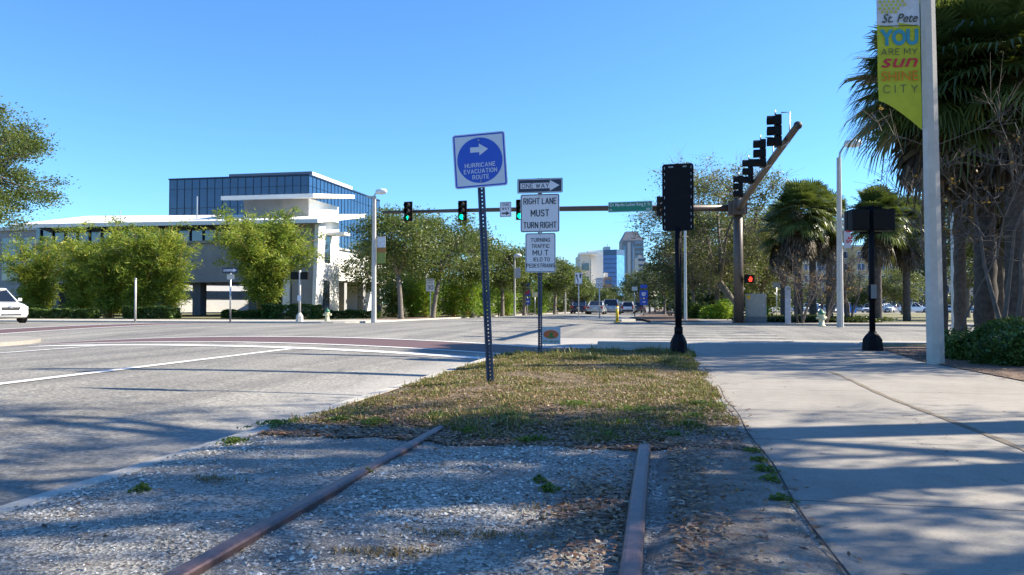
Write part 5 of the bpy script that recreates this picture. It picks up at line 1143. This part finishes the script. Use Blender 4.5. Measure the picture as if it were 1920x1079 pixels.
# distant signals over the avenue
r_ = empty('distant_signal_mast', at(1104, 225), 0, 'distant signal mast with green lights across the avenue', 'signal mast')
mb = MB(); mb.tube([(0, 0, 0), (0, 0, 6.2)], .14, 8); mb.build('pole', GALV, r_); mb = MB(); mb.tube([(0, 0, 5.7), (13.5, 0, 5.9)], [.1, .06], 6); mb.build('arm', BLKM, r_)
for x, t_ in ((6.6, 'left distant signal showing green far down the avenue'), (10.2, 'right distant signal showing green far down the avenue')):
    q = at(1104, 225); s = signal(t_, (q.x + x, q.y - .3, q.z + 5.6), 0, 2, False, (.6, 1.3)); s.scale = (1.25,) * 3

# ============================================================ TREES AND PLANTS
oaks = [(752, 51.5, 7.4, 3.1, 3.0, (-.2, 0)), (812, 57, 7.8, 3.3, 3.0, (.5, 0)), (886, 63, 7.3, 3.1, 3.0, (-.3, 0)), (983, 72, 6.8, 2.7, 2.6, (0, 0)), (1040, 84, 5.9, 2.6, 2.4, (.1, 0)), (1072, 96, 5.1, 2.2, 2.0, (0, 0)), (942, 68, 6.4, 2.4, 2.4, (0, 0)), (1092, 118, 4.6, 2.2, 1.9, (0, 0))]
ol = ['nearest street oak right of the white lamp post', 'street oak behind the speed limit sign', 'street oak left of the leaning sign post', 'dark trunked street oak behind the lane sign', 'street oak behind the small cream notice', 'small street oak left of the dark blue car', 'small street oak right of the leaning sign post', 'farthest street oak before the white buildings']
for i, (px, d, H, R_, th, ln) in enumerate(oaks):
    p = at(px, d); tree('oak_tree', p, ol[i], 'oak tree', H, th, R_, SUNL, 20 + i, 95 if i < 3 else 70, 210 if i < 3 else 130, .17 if i < 3 else .22, .17, group='street oaks along the left kerb', lean=ln, cs=.5, flat=.6, shell=.6)
# oaks behind them, and the tree over the left edge
tree('oak_tree', at(700, 66), 'oak behind the white lamp post against the building wing', 'oak tree', 6.6, 2.2, 2.6, OAKL, 41, 60, 150, .2, .14, group='street oaks along the left kerb')
tree('oak_tree', at(-112, 47), 'large spreading tree leaning in at the left edge', 'oak tree', 13.4, 5.2, 5.4, SUNL, 43, 260, 330, .17, .3, cs=.6, flat=.5, shell=.5, lean=(0, 0), zc=9.4)
# bright bamboo screen behind the oaks
for i, (px, d) in enumerate(((735, 60), (775, 62), (800, 60), (850, 64), (878, 63), (905, 68), (950, 74), (1010, 82))):
    bamboo(at(px, d), ['dark green bamboo behind the nearest street oak', 'yellow green bamboo between the first two street oaks', 'bamboo behind the speed limit sign', 'bright bamboo right of the speed limit sign', 'brightest bamboo left of the leaning sign post', 'bamboo right behind the leaning sign post', 'bamboo right of the leaning sign post', 'bamboo behind the lane sign post'][i], 4.3 + (i % 3) * .3, 1.3, 16, 330, BRIL if i > 0 else HEDL, 60 + i, .24, 'bamboo screen behind the street oaks', low=.08)
# bamboo clumps in front of the low building
for i, (px, d, H, sp, n, t_) in enumerate(((70, 57, 7.0, 2.4, 26, 'leftmost bamboo clump in front of the low building'), (150, 56, 7.2, 2.2, 26, 'second bamboo clump from the left in front of the building'), (205, 55, 7.9, 2.3, 28, 'tall bamboo clump left of the bare white post'), (262, 54.5, 7.5, 2.2, 26, 'bamboo clump behind the bare white post'), (318, 55, 7.8, 1.9, 22, 'bamboo clump left of the open undercroft'), (495, 53, 8.7, 3.9, 70, 'big isolated bamboo clump with orange canes right of the one way sign'))):
    bamboo(at(px, d), t_, H, sp, n, 560, BAML, 80 + i, .30, 'bamboo clumps in front of the low building', low=.16 if i < 5 else .25)
# clipped hedges
for px, d, L, h, t_ in ((285, 50, 3.2, .75, 'dark clipped hedge right of the bare white post'), (470, 52, 3.5, .5, 'low ragged hedge behind the orange canes'), (548, 50.5, 3.6, .9, 'bright clipped hedge beside the white pylon'), (650, 54, 4.5, .5, 'low shrubs below the building wing'), (110, 51, 5, .6, 'dark hedge behind the white car')):
    shrub(at(px, d), t_, L, 1.2, h, 7000, .17, HEDL, 100 + px, 'hedge', 'hedge', 'clipped hedges along the building', True, R(4))
# right side beyond the crossing
tree('plane_tree', at(1385, 54), 'tall sparse tree with bare twigs behind the signal mast', 'tree', 10.9, 2.6, 5.3, OLIVE, 51, 200, 150, .16, .26, cs=.55, flat=.7, bare=1, shell=.5, lean=(-1.3, 0))
tree('plane_tree', at(1345, 63), 'sparse tree behind the tall one left of the mast', 'tree', 9.6, 2.6, 3.6, OLIVE, 52, 120, 200, .18, .2, cs=.6, bare=1, shell=.5)
tree('plane_tree', at(1428, 62), 'sparse tree behind the control cabinet', 'tree', 8.2, 2.2, 3.3, OLIVE, 53, 120, 200, .18, .18, cs=.6, bare=1, shell=.5)
for i, (px, d, H, R_) in enumerate(((1268, 66, 7.2, 2.6), (1300, 60, 7.6, 2.6), (1246, 92, 6.2, 2.7), (1218, 120, 7.0, 3.0), (1196, 150, 8.5, 3.6), (1228, 135, 6.5, 2.8), (1168, 190, 6.5, 3.5), (1132, 185, 5.0, 2.6))):
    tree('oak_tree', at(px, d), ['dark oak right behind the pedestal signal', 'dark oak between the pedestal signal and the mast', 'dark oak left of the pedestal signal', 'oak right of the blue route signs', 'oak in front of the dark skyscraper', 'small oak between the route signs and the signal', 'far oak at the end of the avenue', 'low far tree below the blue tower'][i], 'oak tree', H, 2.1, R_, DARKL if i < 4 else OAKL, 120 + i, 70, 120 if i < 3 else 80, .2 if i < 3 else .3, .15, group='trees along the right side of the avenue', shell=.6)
for i, (px, d) in enumerate(((1300, 55), (1352, 52), (1425, 46))):
    shrub(at(px, d), ['leafy shrub left of the mast under the trees', 'leafy shrub behind the mast foot', 'leafy shrub right of the control cabinet'][i], 2.6 if i < 2 else .9, 1.6, 1.5 if i < 2 else 1.3, 6500, .13, BRIL if i else HEDL, 140 + i, group='shrubs under the far right trees')
# sabal palms across the street
palm(at(1497, 42, 0), 'left palm of the middle cluster with a brown skirt', 5.9, .2, 70, 1.0, .95, 110, 7)
palm(at(1524, 44, 0), 'right palm of the middle cluster', 6.2, .17, 66, 1.0, .9, 100, 8)
palm(at(1470, 45, 0), 'shaded palm behind the left of the middle cluster', 5.2, .18, 56, 1.0, .9, 80, 18)
palm(at(1555, 46, 0), 'palm behind the concrete lamp post', 5.8, .17, 56, 1.0, .9, 70, 9)
palm(at(1646, 40, 0), 'palm behind the pedestrian signal heads', 5.4, .17, 54, 1.0, .85, 60, 10)
palm(at(1700, 44, 0), 'palm right of the pedestrian signal post', 5.4, .17, 54, 1.0, .9, 50, 12)
# bare crape myrtles in the palm bed
def myrtle(loc, label, H, seed, R_=1.0, n=7, leaf=60, r0=.06, r1=.035):
    rg = np.random.default_rng(seed); root = empty('crape_myrtle', loc, 0, label, 'crape myrtle', 'crape myrtles'); mb = MB(); C = []
    for i in range(n):
        a = rg.uniform(0, 6.28); p = Vector((math.cos(a) * .12, math.sin(a) * .12, -.05)); pts = [p]; dr = Vector((math.cos(a) * .2, math.sin(a) * .2, 1))
        for k in range(6): dr = (dr + Vector(rg.normal(size=3)) * .12).normalized(); p = p + dr * H * .11; pts.append(p.copy())
        mb.tube(pts, [r0 - (r0 - r1 * .4) * k / 6 for k in range(7)], 6)
        for b in range(9):
            q = pts[int(rg.integers(3, 7))]; d = Vector((rg.normal(), rg.normal(), abs(rg.normal()) * .9 + .2)).normalized(); L = min(H, 5) * rg.uniform(.12, .28); P = [q, q + d * L * .5 + Vector(rg.normal(size=3)) * .05, q + d * L]
            mb.tube(P, [r1 * .4, r1 * .25, .005], 4, cap=False)
            for c_ in range(5):
                s = P[1].lerp(P[2], rg.uniform(0, 1)); e = s + (d + Vector(rg.normal(size=3)) * .7).normalized() * L * rg.uniform(.3, .6); mb.tube([s, s.lerp(e, .5) + Vector(rg.normal(size=3)) * .03, e], [.008, .005, .003], 3, cap=False)
                for z in range(2): mb.tube([s.lerp(e, .5), e + Vector(rg.normal(size=3)) * L * .2], [.004, .0025], 3, cap=False)
                if rg.uniform() < leaf / 100: C += [np.array(e) + rg.normal(size=3) * .04 for _ in range(5)]
    mb.build('trunk', TWIG, root, fix=False)
    if C: V, Q, r = leaves(np.array(C), .07, .3, 1.8, .2, rg); np_mesh('leaves', V, Q, leafmat('autumn_leaves', [(0, (.12, .03, .02)), (.5, (.25, .1, .03)), (1, (.45, .25, .06))]), root, r)
    return root
myrtle(at(1500, 38, 0), 'bare bush at the foot of the middle palms', 3.6, 1); myrtle(at(1545, 39, 0), 'bare bush behind the concrete lamp post', 4.2, 2); myrtle(at(1590, 40, 0), 'bare bush right of the concrete lamp post', 4.4, 3)
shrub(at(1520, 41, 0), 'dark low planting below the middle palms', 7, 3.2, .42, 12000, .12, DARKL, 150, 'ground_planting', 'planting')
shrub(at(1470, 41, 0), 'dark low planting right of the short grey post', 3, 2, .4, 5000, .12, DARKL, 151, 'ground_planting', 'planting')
tree('oak_tree', at(1692, 92), 'pale green rounded tree in front of the tan apartments', 'oak tree', 5.6, 1.4, 3.4, OLIVE, 61, 90, 150, .2, .16)
tree('oak_tree', at(1470, 100), 'small tree behind the parking sign', 'oak tree', 3.8, 1.1, 2.2, OAKL, 62, 50, 110, .2, .12)
tree('oak_tree', at(1598, 95), 'small tree behind the right bare bushes', 'oak tree', 4.6, 1.2, 2.6, OAKL, 63, 60, 110, .2, .12)
tree('oak_tree', at(1815, 62), 'oak behind the thin trunks on the right', 'oak tree', 7.4, 2.6, 3.4, OAKL, 64, 80, 150, .2, .16)
tree('oak_tree', at(1765, 46), 'dark oak right of the near lamp post', 'oak tree', 7.2, 2.9, 2.8, DARKL, 65, 80, 150, .18, .16)
tree('oak_tree', at(1900, 48), 'dark oak at the right edge behind the palms', 'oak tree', 8.6, 2.8, 3.8, DARKL, 66, 90, 160, .2, .18)
# near palms and shrubs on the right
palm(at(1848, 17.4, 0), 'thick trunked palm nearest the camera on the right', 5.7, .2, 66, 1.15, 1.0, 34, 13, seg=36)
palm(at(1765, 17.2, 0), 'tall near palm behind the lamp post and its banner', 6.0, .11, 84, 1.15, .9, 34, 14, seg=38, lean=(-.25, 0))
palm(at(1800, 19.5, 0), 'palm crown high between the lamp post and the thick palm', 6.9, .12, 56, 1.15, 1.0, 16, 24, seg=34)
palm(at(1905, 16.6, 0), 'palm at the right edge', 6.2, .18, 54, 1.15, 1.05, 26, 15, seg=32)
palm(at(1975, 19, 0), 'palm just past the right edge', 6.2, .18, 56, 1.3, 1.2, 44, 16)
palm(at(1872, 19.5, 0), 'slender palm trunk behind the thick one on the right', 5.0, .13, 50, 1.1, 1.0, 40, 26, seg=28)
myrtle(at(1897, 15.4, 0), 'pale stemmed crape myrtle at the right edge', 5.6, 5, n=3, leaf=20, r0=.06, r1=.02)
myrtle(at(1775, 14.6, 0), 'bare crape myrtle whose twigs reach past the near lamp post', 6.2, 9, n=3, leaf=45, r0=.022, r1=.016)
for i, (px, d, sx, h) in enumerate(((1812, 13.6, 1.1, .62), (1862, 12.9, 1.3, .72), (1915, 12.0, 1.4, .75), (1890, 14.8, 2.0, .85), (1965, 13.5, 2.2, .9))):
    shrub(at(px, d, 0), ['small leafy shrub right of the lamp post foot', 'glossy shrub below the thick palm trunk', 'glossy shrub in front at the right edge', 'leafy shrub behind between the palm trunks', 'shrub past the right edge'][i], sx, 1.2, h, 7000, .062, HEDL, 160 + i, group='shrubs below the near palms')
# trees standing right of the camera, outside the frame, that shade the pavement and gravel
SH = [(8.0, 7.0, 10.2, 5.2, 3.2, 60, 80, (0, 0)), (10.0, 3.2, 9.4, 4.4, 3.6, 62, 80, (0, 0)), (6.2, 1.4, 7.2, 3.2, 2.7, 40, 70, (0, 0)), (13.5, 8.0, 12.5, 6, 4.2, 60, 90, (0, 0)), (12.8, 17.6, 10, 4.5, 3.9, 120, 160, (0, 0)), (9.8, 9.2, 12.6, 7.4, 3.2, 48, 80, (0, 0)), (8.4, 4.9, 6.6, 2.6, 2.4, 44, 60, (0, 0)), (7.4, 0.6, 6.0, 2.4, 2.2, 34, 60, (0, 0))]
for i, (x, y, H, th, R_, ncl, per, ln) in enumerate(SH):
    tree('oak_tree', (x, y, 0), 'oak outside the view on the right of the pavement, %s' % ('beside the shrubs', 'behind the camera line', 'closest to the camera', 'farthest from the road', 'right of the palm trunks', 'tallest of them', 'low crowned one', 'last one before the camera')[i], 'oak tree', H, th, R_, OAKL, 200 + i, ncl, per, .11, .3, cs=.36, group='oaks shading the pavement', bare=1, shell=.4, lean=ln)

# far woods that close the view behind the street trees
def wood(name, a, b, n, h, label, seed, ls=.55, w_=4):
    rg = np.random.default_rng(seed); C = []; T = []
    for i in range(n):
        t = rg.uniform(); X = a[0] + (b[0] - a[0]) * t + rg.normal() * w_ * .4; Y = a[1] + (b[1] - a[1]) * t + rg.normal() * w_ * .4
        z = rg.uniform(.3, 1) ** .7 * h * (.75 + .25 * math.sin(t * 31 + seed)); m = 70
        C.append(np.array([X, Y, base(Y) + z * .92]) + rg.normal(size=(m, 3)) * np.array([1.1, 1.1, .7])); T.append(np.full(m, rg.uniform(0, 1)))
    V, Q, r = leaves(np.concatenate(C), ls, .4, 1.6, .1, rg, np.concatenate(T)); V[:, 2] = np.maximum(V[:, 2], -1.2)
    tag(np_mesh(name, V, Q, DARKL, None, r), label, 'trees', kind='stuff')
wood('distant_trees', (-24, 70), (-18.5, 190), 330, 4.6, 'dark mass of far trees behind the left street oaks', 1, w_=3)
wood('distant_trees', (5.5, 100), (4, 200), 330, 6.5, 'dark mass of far trees on the right side of the avenue', 2)
wood('distant_trees', (4, 76), (11, 82), 90, 4.2, 'dark mass of trees behind the signal mast', 3, .4, 3)
wood('distant_trees', (-90, 215), (-14, 225), 260, 8, 'far trees beyond the end of the left kerb', 4)
wood('distant_trees', (20, 200), (150, 225), 300, 7, 'far trees behind the car park', 5)
wood('distant_trees', (-16, 330), (12, 330), 90, 5, 'far trees closing the end of the avenue', 6)
